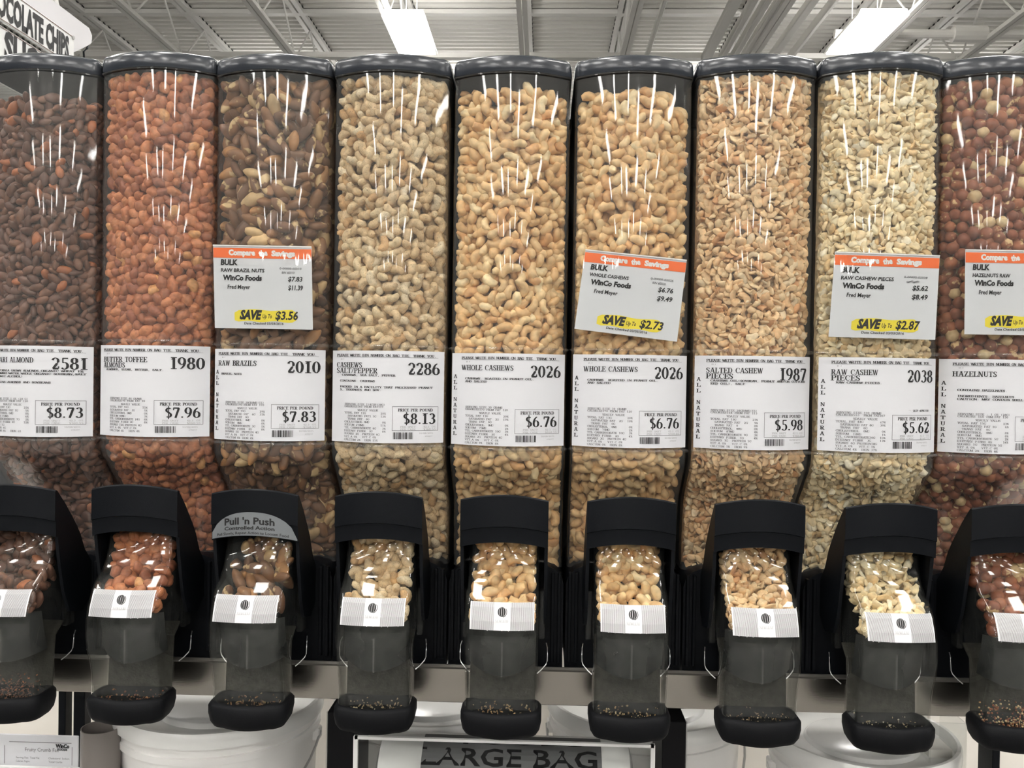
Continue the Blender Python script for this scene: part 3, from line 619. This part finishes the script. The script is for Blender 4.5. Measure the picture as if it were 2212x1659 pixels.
def bucket(x, y, zt, r, label, clearlid=False):
    h = .87+zt
    b = root('lidded_bucket', (x, y, zt-h), label, 'bucket', 'white food buckets under the dispensers')
    k = r/.15
    B = MB().lathe([(r*.84, 0), (r*.86, .004), (r*.945, h-.045), (r*.975, h-.044), (r*.975, h-.035), (r*.955, h-.034), (r*.965, h-.012)], 64); autosmooth(B.out('bucket_body', M_bucket, b), 30)
    L = MB().lathe([(r*.975, h-.022), (r*1.0, h-.021), (r*1.005, h-.012), (r*1.0, h-.004), (r*.985, h), (r*.95, h), (r*.935, h-.004), (r*.93, h-.014), (r*.90, h-.016), (r*.6, h-.016), (r*.57, h-.011), (r*.55, h-.010), (.002, h-.010)], 64)
    autosmooth(L.out('bucket_lid', M_bucketlid, b), 30)
    w = MB(); w.tube([(r*1.0*math.cos(a), r*1.0*math.sin(a), h-.05-.05*math.sin(a)*0-.10*max(0, -math.sin(a))) for a in np.linspace(math.pi, 2*math.pi, 25)], .002, 6); w.out('carry_handle', M_wire, b)
    for s in (-1, 1): w = MB().box(s*r*.95-.008, s*r*.95+.008, -.01, .01, h-.062, h-.044, .002).out('handle_ear', M_bucket, b)
    return b
bucket(-.437, .20, -.521, .152, 'white lidded bucket below the butter toffee and brazil nut spouts')
bucket(-.124, .275, -.531, .154, 'white lidded bucket behind the left half of the bag dispenser')
bucket(.212, .275, -.529, .154, 'white lidded bucket right behind the bag dispenser end post')
bucket(.512, .17, -.535, .132, 'smaller white lidded bucket below the raw cashew pieces spout')
# bag roll holder in the middle
bd = root('bag_holder', (0, .02, -.85), 'black framed holder with a clear front for the bag roll', 'bag holder')
for x0, x1 in ((-.232, -.196), (.205, .236)):
    MB().box(x0, x1, .0, .10, 0, .377, .001).out('side_post', mat('black_acrylic', (.004, .004, .005, 1), .4, spec=.15), bd)
    MB().box(x0-.001 if x0 < 0 else x1-.0015, x0+.0015 if x0 < 0 else x1+.001, -.0015, .004, 0, .377).out('post_edge', M_rimc, bd)
MB().box(-.193, .193, -.012, -.009, .0, .349).out('clear_front', M_front, bd)
MB().box(-.193, .193, -.013, -.008, .3475, .351).out('front_edge', M_white, bd)
MB().box(-.1945, -.189, -.013, -.007, .0, .351).out('front_edge', M_white, bd)
MB().box(.189, .1945, -.013, -.007, .0, .351).out('front_edge', M_white, bd)
MB().tube([(-.20, .042, .275), (.205, .042, .275)], .008, 12).out('roll_spindle', M_wire, bd)
rt = root('bag_roll', (0, .062, -.572), 'roll of translucent produce bags printed LARGE BAG', 'bag roll')
RR = .055; M_bagink = mat('bag_ink', (.004, .004, .005, 1), .9, spec=0)
M_film = mat('bag_film', (.72, .72, .71, 1), .25, var=.12, vscale=14, stretch=(1, .3, .3)); M_band = mat('bag_print_band', (.12, .122, .126, 1), .5, var=.15, vscale=30)
rows = [[(x, (RR-i*.7)*math.cos(a), (RR-i*.7)*math.sin(a)) for a in np.linspace(0, 2*math.pi, 49)[:-1]] for x, i in ((-.168, .055), (-.170, .03), (-.165, .006), (-.15, .0), (0, 0), (.15, 0), (.165, .006), (.170, .03), (.168, .055))]
autosmooth(MB().grid(rows, True).out('rolled_film', M_film, rt), 50)
def rollf(o):
    def g(u, v): a = math.radians(180)-v/RR; return (u, (RR+o)*math.cos(a), (RR+o)*math.sin(a))
    return g
k = Ink()
for j in range(16): k._put([(x, -.03+j*.0075+e) for e in (0, .0075) for x in (-.108, .128)], [(0, 1, 3, 2)])
put_ink('printed_band', k, rollf(.0006), M_band, rt)
for j, (t, y0, h_, x0, x1) in enumerate((('LARGE BAG', .006, .024, -.105, .124), ('LARGE BAG', .037, .0245, -.108, .122), ('FOODS', .068, .012, -.055, .105))):
    k = Ink(); k.sans(t, x0, y0, h_, x1-x0, bold=.02)
    put_ink('bag_lettering', k, rollf(.0011), M_bagink, rt)
# sign holder, scoop jar, dark pieces, lower left
ch = root('card_holder', (-.70, .10, -.87), 'white bin sign with a ruled border, lower left corner', 'sign holder')
MB().box(-.06, .095, .0, .002, .16, .322, .001).out('holder_sheet', M_paper, ch)
MB().box(-.08, .22, -.012, -.008, 0, .279).out('front_panel', M_shelf, ch)
MB().box(-.08, .22, -.013, -.0075, .276, .281).out('panel_edge', M_white, ch)
k = Ink()
for a in ((-.005, .311, .085, .3118), (.0855, .28, .0862, .306), (-.012, .28, -.0113, .306)): k.rect(*a)
k.sans('Fruity Crumb Fair', .018, .2985, .0055, .05); k.sans('Serving Size  Total Fat', .005, .288, .0028, .034); k.sans('Cholesterol  Sodium', .052, .288, .0028, .03); k.sans('Calories  Sugars', .005, .283, .0028, .02); k.sans('Total Carbs', .052, .283, .0028, .02)
put_ink('sheet_print', k, lambda u, v: (u, -.0006, v), M_ink2, ch)
k = Ink(); k.sans('WinCo', .062, .3045, .0055, .020, bold=.06); k.sans('FOODS', .065, .3005, .003, .014, bold=.04); put_ink('store_name', k, lambda u, v: (u, -.0006, v), M_ink, ch)
for x0, x1 in ((-.668, -.657), (-.645, -.628)):
    tag(MB().box(x0, x1, .16, .18, -.87, -.45, .001).out('black_upright', M_black), 'narrow black upright behind the bin sign, '+('nearer the photo edge' if x0 < -.65 else 'nearer the smoky jar'), 'upright', 'black uprights lower left')
sj = root('scoop_jar', (-.573, .10, -.87), 'smoky clear plastic jar standing beside the bin sign', 'jar')
autosmooth(MB().lathe([(.020, 0), (.024, .002), (.027, .30), (.0265, .336), (.025, .336), (.025, .30), (.022, .004), (.001, .004)], 32).out('jar_wall', mat('smoky_jar', (.20, .18, .165, 1), .15, spec=.6), sj), 40)
MB().lathe([(.022, .29), (.026, .30), (.0262, .302), (.001, .303)], 24).out('jar_rim', M_dark, sj)
tag(MB().box(-.545, -.532, .12, .16, -.87, -.552, .001).out('red_box', mat('dark_red_card', (.16, .02, .03, 1), .4)), 'dark red box edge between the jar and the big bucket', 'box')
cb = root('clear_box', (.60, .10, -.87), 'clear acrylic box standing right of the smaller bucket', 'box')
for a in ((-.02, .03, .0, .002, 0, .375), (-.02, -.018, 0, .08, 0, .375), (.028, .03, 0, .08, 0, .375)): MB().box(*a).out('box_wall', M_rimc, cb)
MB().box(-.012, .02, .02, .06, .30, .33).out('box_filling', M_shelf, cb)
tag(MB().box(.645, .655, .06, .10, -.87, -.46, .001).out('black_post', M_black), 'thin black post beside the clear acrylic box', 'post')

# ---------------------------------------------------------------- nuts
def cashew(bend=170, R_=.0078, r=.0056, rings=9, k=8, flat=1.0, seed=0, half=False):
    q = np.random.default_rng(seed); V = []; F = []
    for i in range(rings):
        t = i/(rings-1); a = math.radians((t-.5)*bend); rr = r*math.sqrt(max(.02, 1-(2*abs(t-.5))**3.2))*(.86+.28*t)
        c = np.array([R_*math.cos(a), R_*math.sin(a), 0]); n = np.array([math.cos(a), math.sin(a), 0])
        if i in (0, rings-1): rr *= .45
        for j in range(k):
            b = 2*math.pi*j/k; z = rr*math.sin(b)*flat
            if half: z = max(z, -.0006)
            V.append(c+n*rr*math.cos(b)*1.05+np.array([0, 0, z])+q.normal(0, .00018, 3))
    for i in range(rings-1):
        for j in range(k): F.append((i*k+j, i*k+(j+1) % k, (i+1)*k+(j+1) % k, (i+1)*k+j))
    F.append(tuple(range(k))[::-1]); F.append(tuple(range((rings-1)*k, rings*k)))
    V = np.array(V); return V-V.mean(0), F
def ovoid(a, b, c, rings=8, k=9, pt=0., lump=0., seed=0, ridge=0):
    q = np.random.default_rng(seed); V = [(-a, 0, 0)]; F = []
    ph = q.uniform(0, 6, 6)
    for i in range(1, rings):
        t = math.pi*i/rings; x = -a*math.cos(t); s = math.sin(t)**(1+pt*(x > 0)*.9)
        for j in range(k):
            u = 2*math.pi*j/k
            L = 1+lump*(math.sin(3*u+ph[0]+i)+math.sin(2*u+ph[1]-2*i)+q.normal(0, .7))+ridge*math.cos(3*u)
            V.append((x*(1+lump*.5*math.sin(u+ph[2])), b*s*L*math.cos(u), c*s*L*math.sin(u)))
    V.append((a, 0, 0)); n = len(V)-1
    for j in range(k): F.append((0, 1+(j+1) % k, 1+j)); F.append((n, n-k+j, n-k+(j+1) % k))
    for i in range(rings-2):
        for j in range(k): F.append((1+i*k+j, 1+i*k+(j+1) % k, 1+(i+1)*k+(j+1) % k, 1+(i+1)*k+j))
    return np.array(V), F
def chip(seed, sc=1.0):
    """a broken piece of a cashew half: a bent lens with a cut edge"""
    q = np.random.default_rng(seed); V = []; F = []
    L, w_, h_ = q.uniform(.0068, .0095)*sc, q.uniform(.004, .0056)*sc, q.uniform(.0021, .0032)*sc; n = 9
    cut = q.uniform(.15, .95); ang = np.linspace(0, 2*math.pi, n+1)[:-1]
    ol = []
    for t in ang:
        x = L*math.cos(t); y = w_*math.sin(t)*(1+.15*q.normal()); x = min(x, L*cut+.0012*q.normal()); y += .16*x*x/L*1.8
        ol.append((x, y))
    for s_, z in ((.55, h_), (.92, h_*.5), (1, 0), (.9, -h_*.35)):
        V += [(x*s_, y*s_, z+.0003*q.normal()) for x, y in ol]
    V += [(0, 0, h_*1.12), (0, 0, -h_*.3)]
    for i in range(3):
        for j in range(n): F.append((i*n+j, (i+1)*n+j, (i+1)*n+(j+1) % n, i*n+(j+1) % n))
    for j in range(n): F.append((4*n, j, (j+1) % n)); F.append((4*n+1, 3*n+(j+1) % n, 3*n+j))
    return np.array(V), F
def nutmat(name, patch, pfrac, rough=.5, spec=.4, speck=None, bump=.5, attr=False, ns=90, sheen=0):
    m = bpy.data.materials.new(name); m.use_nodes = True; n, l = m.node_tree.nodes, m.node_tree.links; b = n['Principled BSDF']
    b.inputs['Roughness'].default_value = rough; b.inputs['Specular IOR Level'].default_value = spec
    b.inputs['Subsurface Weight'].default_value = 0
    if attr: src = n.new('ShaderNodeVertexColor'); src.layer_name = 'tint'; c = src.outputs['Color']
    else: src = n.new('ShaderNodeObjectInfo'); c = src.outputs['Color']
    tc = n.new('ShaderNodeTexCoord'); v = tc.outputs['Object']
    if not attr:
        ad = n.new('ShaderNodeVectorMath'); ad.operation = 'ADD'; l.new(v, ad.inputs[0]); sc = n.new('ShaderNodeVectorMath'); sc.operation = 'SCALE'; l.new(src.outputs['Location'], sc.inputs[0]); sc.inputs['Scale'].default_value = 3; l.new(sc.outputs[0], ad.inputs[1]); v = ad.outputs[0]
    t1 = n.new('ShaderNodeTexNoise'); t1.inputs['Scale'].default_value = ns; t1.inputs['Detail'].default_value = 3; l.new(v, t1.inputs[0])
    mr = n.new('ShaderNodeMapRange'); mr.inputs[1].default_value = .3; mr.inputs[2].default_value = .7; mr.inputs[3].default_value = .78; mr.inputs[4].default_value = 1.18; l.new(t1.outputs[0], mr.inputs[0])
    mu = n.new('ShaderNodeVectorMath'); mu.operation = 'SCALE'; l.new(c, mu.inputs[0]); l.new(mr.outputs[0], mu.inputs['Scale']); c = mu.outputs[0]
    def over(c, col, fac):
        mx = n.new('ShaderNodeMix'); mx.data_type = 'RGBA'; l.new(fac, mx.inputs[0]); l.new(c, mx.inputs[6]); mx.inputs[7].default_value = col; return mx.outputs[2]
    if pfrac:
        t2 = n.new('ShaderNodeTexNoise'); t2.inputs['Scale'].default_value = ns*.7; t2.inputs['Detail'].default_value = 3; l.new(v, t2.inputs[0])
        r2 = n.new('ShaderNodeMapRange'); r2.inputs[1].default_value = .62-pfrac*.35; r2.inputs[2].default_value = .66-pfrac*.35; l.new(t2.outputs[0], r2.inputs[0]); c = over(c, patch, r2.outputs[0])
    if speck:
        t3 = n.new('ShaderNodeTexNoise'); t3.inputs['Scale'].default_value = 900; t3.inputs['Detail'].default_value = 1; l.new(v, t3.inputs[0])
        r3 = n.new('ShaderNodeMapRange'); r3.inputs[1].default_value = .66; r3.inputs[2].default_value = .70; l.new(t3.outputs[0], r3.inputs[0]); c = over(c, speck, r3.outputs[0])
    l.new(c, b.inputs['Base Color'])
    if bump:
        t4 = n.new('ShaderNodeTexNoise'); t4.inputs['Scale'].default_value = 420; t4.inputs['Detail'].default_value = 4; l.new(v, t4.inputs[0])
        bp = n.new('ShaderNodeBump'); bp.inputs['Strength'].default_value = bump; bp.inputs['Distance'].default_value = .0006; l.new(t4.outputs[0], bp.inputs['Height']); l.new(bp.outputs[0], b.inputs['Normal'])
    return m
def pal(*cs): return [np.array(lin(*c)[:3]) for c in cs]
CAP = lambda f: [f(s) for s in range(4)]
KIND = {
 'tamari_almond': dict(flat=0.45, s=.0128, sh=CAP(lambda s: ovoid(.0108, .0064, .0045, pt=.35, lump=.03, seed=s)), pal=pal((110, 74, 58), (98, 66, 54), (122, 82, 62), (168, 100, 62), (106, 74, 62)), w=[.3, .28, .24, .06, .12], m=dict(patch=lin(190, 150, 90), pfrac=.0, rough=.42, ns=160), label='dark tamari almond behind the clear front of the dispenser labelled 2581'),
 'toffee_almond': dict(flat=0.3, s=.0143, sh=CAP(lambda s: ovoid(.0105, .0076, .0068, pt=.2, lump=.11, seed=s+9)), pal=pal((184, 114, 76), (168, 102, 70), (198, 128, 86), (214, 156, 100), (150, 88, 62)), w=[.32, .25, .25, .05, .13], m=dict(patch=lin(220, 180, 120), pfrac=0, rough=.45, ns=220, bump=1.0), label='toffee coated almond behind the clear front of the dispenser labelled 1980'),
 'brazil_nut': dict(flat=0.3, s=.0180, sh=CAP(lambda s: ovoid(.0165, .0080, .0072, pt=.45, lump=.04, seed=s+20, ridge=.09)), pal=pal((124, 88, 62), (112, 78, 56), (142, 100, 66), (170, 122, 76), (205, 172, 125)), w=[.34, .3, .2, .08, .08], m=dict(patch=lin(204, 174, 128), pfrac=.09, rough=.5, ns=70), label='brown raw brazil nut behind the clear front of the dispenser labelled 2010'),
 'peppered_cashew': dict(flat=0.5, s=.0148, sh=CAP(lambda s: cashew(150+s*16, .0080, .0056, seed=s)), pal=pal((220, 192, 152), (210, 180, 138), (226, 202, 162), (200, 160, 112), (230, 210, 176)), w=[.35, .25, .2, .1, .1], m=dict(patch=0, pfrac=0, rough=.6, speck=lin(110, 90, 66), ns=160), label='salt and pepper cashew behind the clear front of the dispenser labelled 2286'),
 'whole_cashew': dict(flat=0.5, s=.0150, sh=CAP(lambda s: cashew(150+s*16, .0084, .0057, seed=s+4)), pal=pal((234, 196, 144), (226, 184, 130), (238, 206, 156), (220, 170, 116), (244, 220, 174)), w=[.36, .29, .22, .07, .06], m=dict(patch=0, pfrac=0, rough=.5, ns=120), label='whole golden cashew behind a clear bin front of the two dispensers labelled 2026'),
 'salted_cashew_piece': dict(flat=0.55, s=.0099, sh=[chip(s, 1.12) for s in range(4)]+[cashew(150, .0066, .0044, rings=8, k=7, seed=3, half=True, flat=.8), cashew(165, .0072, .0040, rings=8, k=7, seed=5, half=True, flat=.8)], pal=pal((236, 200, 154), (228, 186, 138), (240, 210, 166), (214, 160, 110), (238, 214, 176)), w=[.34, .28, .2, .08, .10], m=dict(patch=0, pfrac=0, rough=.5, ns=160), label='salted cashew piece behind the clear front of the dispenser labelled 1987'),
 'raw_cashew_piece': dict(flat=0.55, s=.0102, sh=[chip(s+31, 1.15) for s in range(4)]+[cashew(150, .0068, .0046, rings=8, k=7, seed=13, half=True, flat=.8), cashew(165, .0072, .0042, rings=8, k=7, seed=15, half=True, flat=.8)], pal=pal((248, 226, 182), (242, 216, 170), (250, 234, 196), (234, 200, 148), (252, 240, 212)), w=[.34, .28, .2, .08, .10], m=dict(patch=0, pfrac=0, rough=.5, ns=160), label='pale raw cashew piece behind the clear front of the dispenser labelled 2038'),
 'hazelnut': dict(flat=0, s=.0152, sh=CAP(lambda s: ovoid(.0086, .0081, .0080, pt=.0, lump=.025, seed=s+50)), pal=pal((142, 82, 56), (128, 72, 50), (158, 96, 64), (214, 184, 138), (222, 196, 150)), w=[.36, .26, .2, .1, .08], m=dict(patch=lin(210, 176, 128), pfrac=.06, rough=.5, ns=110), label='raw hazelnut behind the clear front of the dispenser beside the photo edge'),
}
TUBE = ['tamari_almond', 'toffee_almond', 'brazil_nut', 'peppered_cashew', 'whole_cashew', 'whole_cashew', 'salted_cashew_piece', 'raw_cashew_piece', 'hazelnut']
TOP = [lambda x: .322+0*x, lambda x: .36+0*x, lambda x: .36+0*x, lambda x: .36+0*x, lambda x: .3335+.004*np.sin(60*x), lambda x: .3345-np.maximum(0, x-.035)*.85+np.minimum(0, x+.035)*.3, lambda x: .36+0*x, lambda x: .36+0*x, lambda x: .36+0*x]
PLURAL = {'tamari_almond': 'tamari almonds', 'toffee_almond': 'butter toffee almonds', 'brazil_nut': 'brazil nuts', 'peppered_cashew': 'salt and pepper cashews', 'whole_cashew': 'whole cashews', 'salted_cashew_piece': 'salted cashew pieces', 'raw_cashew_piece': 'raw cashew pieces', 'hazelnut': 'hazelnuts'}
def relax(n, lo, hi, s, it=14):
    p = RNG.uniform(lo, hi, (n, 3))
    K = int(n*s/(hi[2]-lo[2])*1.15)+4
    for _ in range(it):
        p = p[np.argsort(p[:, 2])]
        d = np.zeros_like(p)
        for k in range(1, K):
            v = p[k:]-p[:-k]; r = np.linalg.norm(v, axis=1)+1e-9; f = np.clip((s-r)/s, 0, 1)[:, None]*v/r[:, None]*s*.28
            d[k:] += f; d[:-k] -= f
        p = np.clip(p+d, lo, hi)
    return p
def rots(n, flat=0.0):
    R = rots0(n)
    if flat:
        # a share of the nuts lies flat against the front of the bin
        sel = np.nonzero(RNG.random(n) < flat)[0]; th = RNG.uniform(0, 2*np.pi, len(sel)); t1 = RNG.normal(0, .42, len(sel)); t2 = RNG.normal(0, .42, len(sel)); sg_ = np.where(RNG.random(len(sel)) < .5, 1, -1)
        c, s_ = np.cos(th), np.sin(th); o, e = np.zeros_like(c), np.ones_like(c)
        A = np.stack([c, -s_, o, o, o, -sg_*e, s_*sg_, c*sg_, o], 1).reshape(-1, 3, 3)
        X = np.stack([e, o, o, o, np.cos(t1), -np.sin(t1), o, np.sin(t1), np.cos(t1)], 1).reshape(-1, 3, 3)
        Z = np.stack([np.cos(t2), -np.sin(t2), o, np.sin(t2), np.cos(t2), o, o, o, e], 1).reshape(-1, 3, 3)
        R[sel] = Z @ X @ A
    return R
def rots0(n):
    q = RNG.normal(size=(n, 4)); q /= np.linalg.norm(q, axis=1)[:, None]; w, x, y, z = q.T
    return np.stack([1-2*(y*y+z*z), 2*(x*y-w*z), 2*(x*z+w*y), 2*(x*y+w*z), 1-2*(x*x+z*z), 2*(y*z-w*x), 2*(x*z-w*y), 2*(y*z+w*x), 1-2*(x*x+y*y)], 1).reshape(n, 3, 3)
def stuffmesh(name, kd, idx, R, pos, sc, col, m):
    Vs, Fl, Fs, Cs = [], [], [], []; k = 0
    for vi, (V, F) in enumerate(kd['sh']):
        sel = np.nonzero(idx == vi)[0]
        if not len(sel): continue
        W_ = np.einsum('nij,vj->nvi', R[sel], V)*sc[sel][:, None, None]+pos[sel][:, None, :]
        Vs.append(W_.reshape(-1, 3)); Cs.append(np.repeat(col[sel], len(V), 0))
        fl = np.concatenate([np.array(f) for f in F]); fs = np.array([len(f) for f in F])
        off = (np.arange(len(sel))*len(V))[:, None]
        Fl.append((fl[None]+off+k).ravel()); Fs.append(np.tile(fs, len(sel))); k += len(sel)*len(V)
    V = np.concatenate(Vs); fl = np.concatenate(Fl).astype(np.int32); fs = np.concatenate(Fs).astype(np.int32); C = np.concatenate(Cs)
    me = bpy.data.meshes.new(name); me.vertices.add(len(V)); me.vertices.foreach_set('co', V.ravel())
    me.loops.add(len(fl)); me.loops.foreach_set('vertex_index', fl); me.polygons.add(len(fs))
    me.polygons.foreach_set('loop_start', np.concatenate([[0], np.cumsum(fs)[:-1]]).astype(np.int32)); me.polygons.foreach_set('use_smooth', np.ones(len(fs), bool))
    me.update(); me.validate()
    a = me.color_attributes.new('tint', 'FLOAT_COLOR', 'POINT'); a.data.foreach_set('color', np.concatenate([C, np.ones((len(C), 1))], 1).ravel())
    me.materials.append(m); return ob(name, me)
LIMIT = {k: 290 for k in KIND}; LIMIT['whole_cashew'] = 145
DONE = {}
for i, kn in enumerate(TUBE):
    kd = KIND[kn]; s = kd['s']; ox, oy, oz = DISP[i].location
    if kn not in DONE:
        mi = nutmat(kn+'_skin', attr=False, **kd['m']); ms = nutmat(kn+'_skin_pile', attr=True, **kd['m'])
        DONE[kn] = (mi, ms, [mesh(kn, V, F, mi, True) for V, F in kd['sh']])
    mi, ms, meshes = DONE[kn]
    big = max(np.abs(V).max() for V, F in kd['sh'])
    # column, in unwrapped space: x, depth behind the front, z
    dep = s*2.5; hx = HW-.0028; z0, z1 = -.283, .350
    n = int(2*hx*dep*(z1-z0)*1.414/s**3*1.2)
    p = relax(n, np.array([-hx+s*.30, s*.30, z0]), np.array([hx-s*.30, dep, z1]), s)
    p = p[p[:, 2] < TOP[i](p[:, 0])-s*.35]
    n = len(p); R = rots(n, kd['flat']); idx = RNG.integers(0, len(meshes), n); sc = RNG.uniform(.84, 1.1, n)
    lo = np.zeros((n, 3)); hi = np.zeros((n, 3))
    for vi, (V, F) in enumerate(kd['sh']):
        sel = idx == vi; W_ = np.einsum('nij,vj->nvi', R[sel], V)*sc[sel][:, None, None]; lo[sel] = W_.min(1); hi[sel] = W_.max(1)
    x = np.clip(p[:, 0], -hx-lo[:, 0], hx-hi[:, 0]); z = np.minimum(p[:, 2], .3475-hi[:, 2])
    yf = np.maximum.reduce([yfront(x+a, z+c) for a in (-.006, 0, .006) for c in (-.005, 0, .006)])
    wall = yf-lo[:, 1]+.0016
    y = np.maximum(p[:, 1]+yfront(x, z)+.001, wall)
    front = y-wall
    pos = np.stack([x+ox, y+oy, z+oz], 1)
    col = np.array(kd['pal'])[RNG.choice(5, n, p=kd['w'])]*RNG.uniform(.88, 1.1, (n, 1))
    # spout: nuts resting on the flap
    cs = s*1.02; sd = .036
    zt = {1: -.243, 2: -.238}.get(i, -.232)
    m_ = int(.076*sd*(zt+.332)*1.414/cs**3*1.0)
    if i == 2: m_ = int(m_*.6)
    q = relax(m_, np.array([-.038+s*.35, s*.3, -.330+s*.3]), np.array([.038-s*.35, sd, zt]), cs)
    Rq = rots(m_, kd['flat']); iq = RNG.integers(0, len(meshes), m_); sq = RNG.uniform(.86, 1.08, m_)
    lq = np.zeros((m_, 3)); hq = np.zeros((m_, 3))
    for vi, (V, F) in enumerate(kd['sh']):
        sel = iq == vi
        if sel.any(): W_ = np.einsum('nij,vj->nvi', Rq[sel], V)*sq[sel][:, None, None]; lq[sel] = W_.min(1); hq[sel] = W_.max(1)
    spz = np.array([-.348, -.330, -.315, -.300, -.290, -.280, -.268, -.250, -.230]); spy = np.array([-.0925, -.0915, -.0875, -.080, -.070, -.054, -.043, -.036, -.034])
    xq = np.clip(q[:, 0], -.0405-lq[:, 0], .0405-hq[:, 0]); zq = np.clip(q[:, 2], -.326-lq[:, 2]*.9, None)
    yfq = np.maximum.reduce([np.interp(zq+c, spz, spy) for c in (-.006, 0, .006)])
    yq = np.maximum(yfq-.004*(1-(xq/.042)**2)+q[:, 1], yfq-lq[:, 1]+.0016)
    yq = np.minimum(yq, -.0135-hq[:, 1])
    colq = np.array(kd['pal'])[RNG.choice(5, m_, p=kd['w'])]*RNG.uniform(.92, 1.1, (m_, 1))
    posq = np.stack([xq+ox, yq+oy, zq+oz], 1)
    # crumbs and dust left in the bottom of the spout
    nc = 420 if i in (0, 8) else 90; hc = .030 if i in (0, 8) else .012
    cz = -.4385+RNG.random(nc)**2*hc; cy_ = RNG.uniform(-.070, -.042, nc); cx_ = RNG.uniform(-.036, .036, nc); front_ = RNG.random(nc) < .4
    cy_ = np.where(front_, -.0735, cy_)
    crumb = stuffmesh('nut_crumbs', kd, RNG.integers(0, len(meshes), nc), rots(nc), np.stack([cx_+ox, cy_+oy, cz+oz], 1), RNG.uniform(.06, .17, nc), np.array(kd['pal'])[RNG.choice(5, nc)]*(.4 if i not in (0, 8) else .9), ms)
    # individuals: the spout first, then the front layer of the column where nothing hides it
    lim = LIMIT[kn]
    vis = (z > .004) | ((z < -.122) & (z > -.24)); 
    if i in (2, 5, 7, 8): vis &= ~((z > .03) & (z < .115) & ~((i == 8) & (x < -.055)))
    order = np.argsort(front-0.0*z+np.where(vis, 0, 9)+RNG.uniform(0, .002, n))
    nq = min(m_, lim//2); selq = np.argsort(posq[:, 1])[:nq]; sel = order[:max(0, min(lim-nq, int(vis.sum())))]
    def place(j, R_, idx_, pos_, sc_, col_, label, group):
        o = bpy.data.objects.new(kn, meshes[idx_[j]]); COL.objects.link(o)
        o.matrix_world = Matrix.Translation(pos_[j]) @ Matrix(R_[j].tolist()).to_4x4() @ Matrix.Scale(sc_[j], 4)
        o.color = (*col_[j], 1); tag(o, label, 'nut', group)
    gl = PLURAL[kn]
    bin_ = ('the tilted card bin' if i == 5 else 'the cardless bin') if kn == 'whole_cashew' else 'the tall bin'
    lc = kd['label'] if kn != 'whole_cashew' else ('whole golden cashew in the tall clear bin that bears the tilted price card' if i == 5 else 'whole golden cashew in the tall clear bin labelled 2026 without a price card')
    ls = {'tamari_almond': 'tamari almond in the clear spout below the bin labelled 2581', 'toffee_almond': 'toffee almond in the clear spout below the bin labelled 1980', 'brazil_nut': 'brazil nut in the clear spout below the grey hood sticker',
          'peppered_cashew': 'salt and pepper cashew in the clear spout below the bin labelled 2286', 'salted_cashew_piece': 'salted cashew piece in the clear spout below the bin labelled 1987', 'raw_cashew_piece': 'raw cashew piece in the clear spout below the bin labelled 2038', 'hazelnut': 'hazelnut in the clear spout beside the photo edge'}.get(kn) or \
         ('whole cashew in the clear spout below the bin with the tilted card' if i == 5 else 'whole cashew in the clear spout below the 2026 bin without a card')
    for j in selq: place(j, Rq, iq, posq, sq, colq, ls, gl+' in the spout'+(' below the card' if i == 5 else ''))
    for j in sel: place(j, R, idx, pos, sc, col, lc, gl+' in '+bin_)
    keep = np.ones(n, bool); keep[sel] = False; kq = np.ones(m_, bool); kq[selq] = False
    o = stuffmesh(kn+'_pile', kd, np.concatenate([idx[keep], iq[kq]]), np.concatenate([R[keep], Rq[kq]]), np.concatenate([pos[keep], posq[kq]]), np.concatenate([sc[keep], sq[kq]]), np.concatenate([col[keep], colq[kq]]), ms)
    tag(o, 'deeper mass of '+gl+' filling '+('the bin with the tilted price card' if i == 5 else 'the 2026 bin without a card' if i == 4 else 'the bin labelled '+NUT[i][1] if NUT[i][1] else 'the bin beside the photo edge'), 'nuts', kind='stuff')
    crumb.parent = o; crumb['kind'] = 'stuff'
    # dense core of the pile, one bumpy sheet of nut-coloured ground behind the loose layers
    zs = np.arange(-.28, min(.345, float(np.min(TOP[i](np.linspace(-.06, .06, 9))))-.008), .012); V = []; xs_ = np.linspace(-hx+.001, hx-.001, 14)
    for zz_ in zs:
        for x_ in xs_: V.append((x_+ox, min(.22, float(yfront(x_, zz_))+dep+.003+RNG.uniform(0, .004))+oy, zz_+oz))
    F = [(a*14+b, a*14+b+1, (a+1)*14+b+1, (a+1)*14+b) for a in range(len(zs)-1) for b in range(13)]
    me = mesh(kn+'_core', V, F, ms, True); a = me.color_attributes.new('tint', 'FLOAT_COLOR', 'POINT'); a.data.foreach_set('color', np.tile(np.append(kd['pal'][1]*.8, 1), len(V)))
    c = ob(kn+'_core', me, o); c['kind'] = 'stuff'
print('objects', len(bpy.data.objects), 'tris', sum(len(o.data.loops)-2*len(o.data.polygons) for o in bpy.data.objects if o.type == 'MESH' and o.get('kind') == 'stuff'))
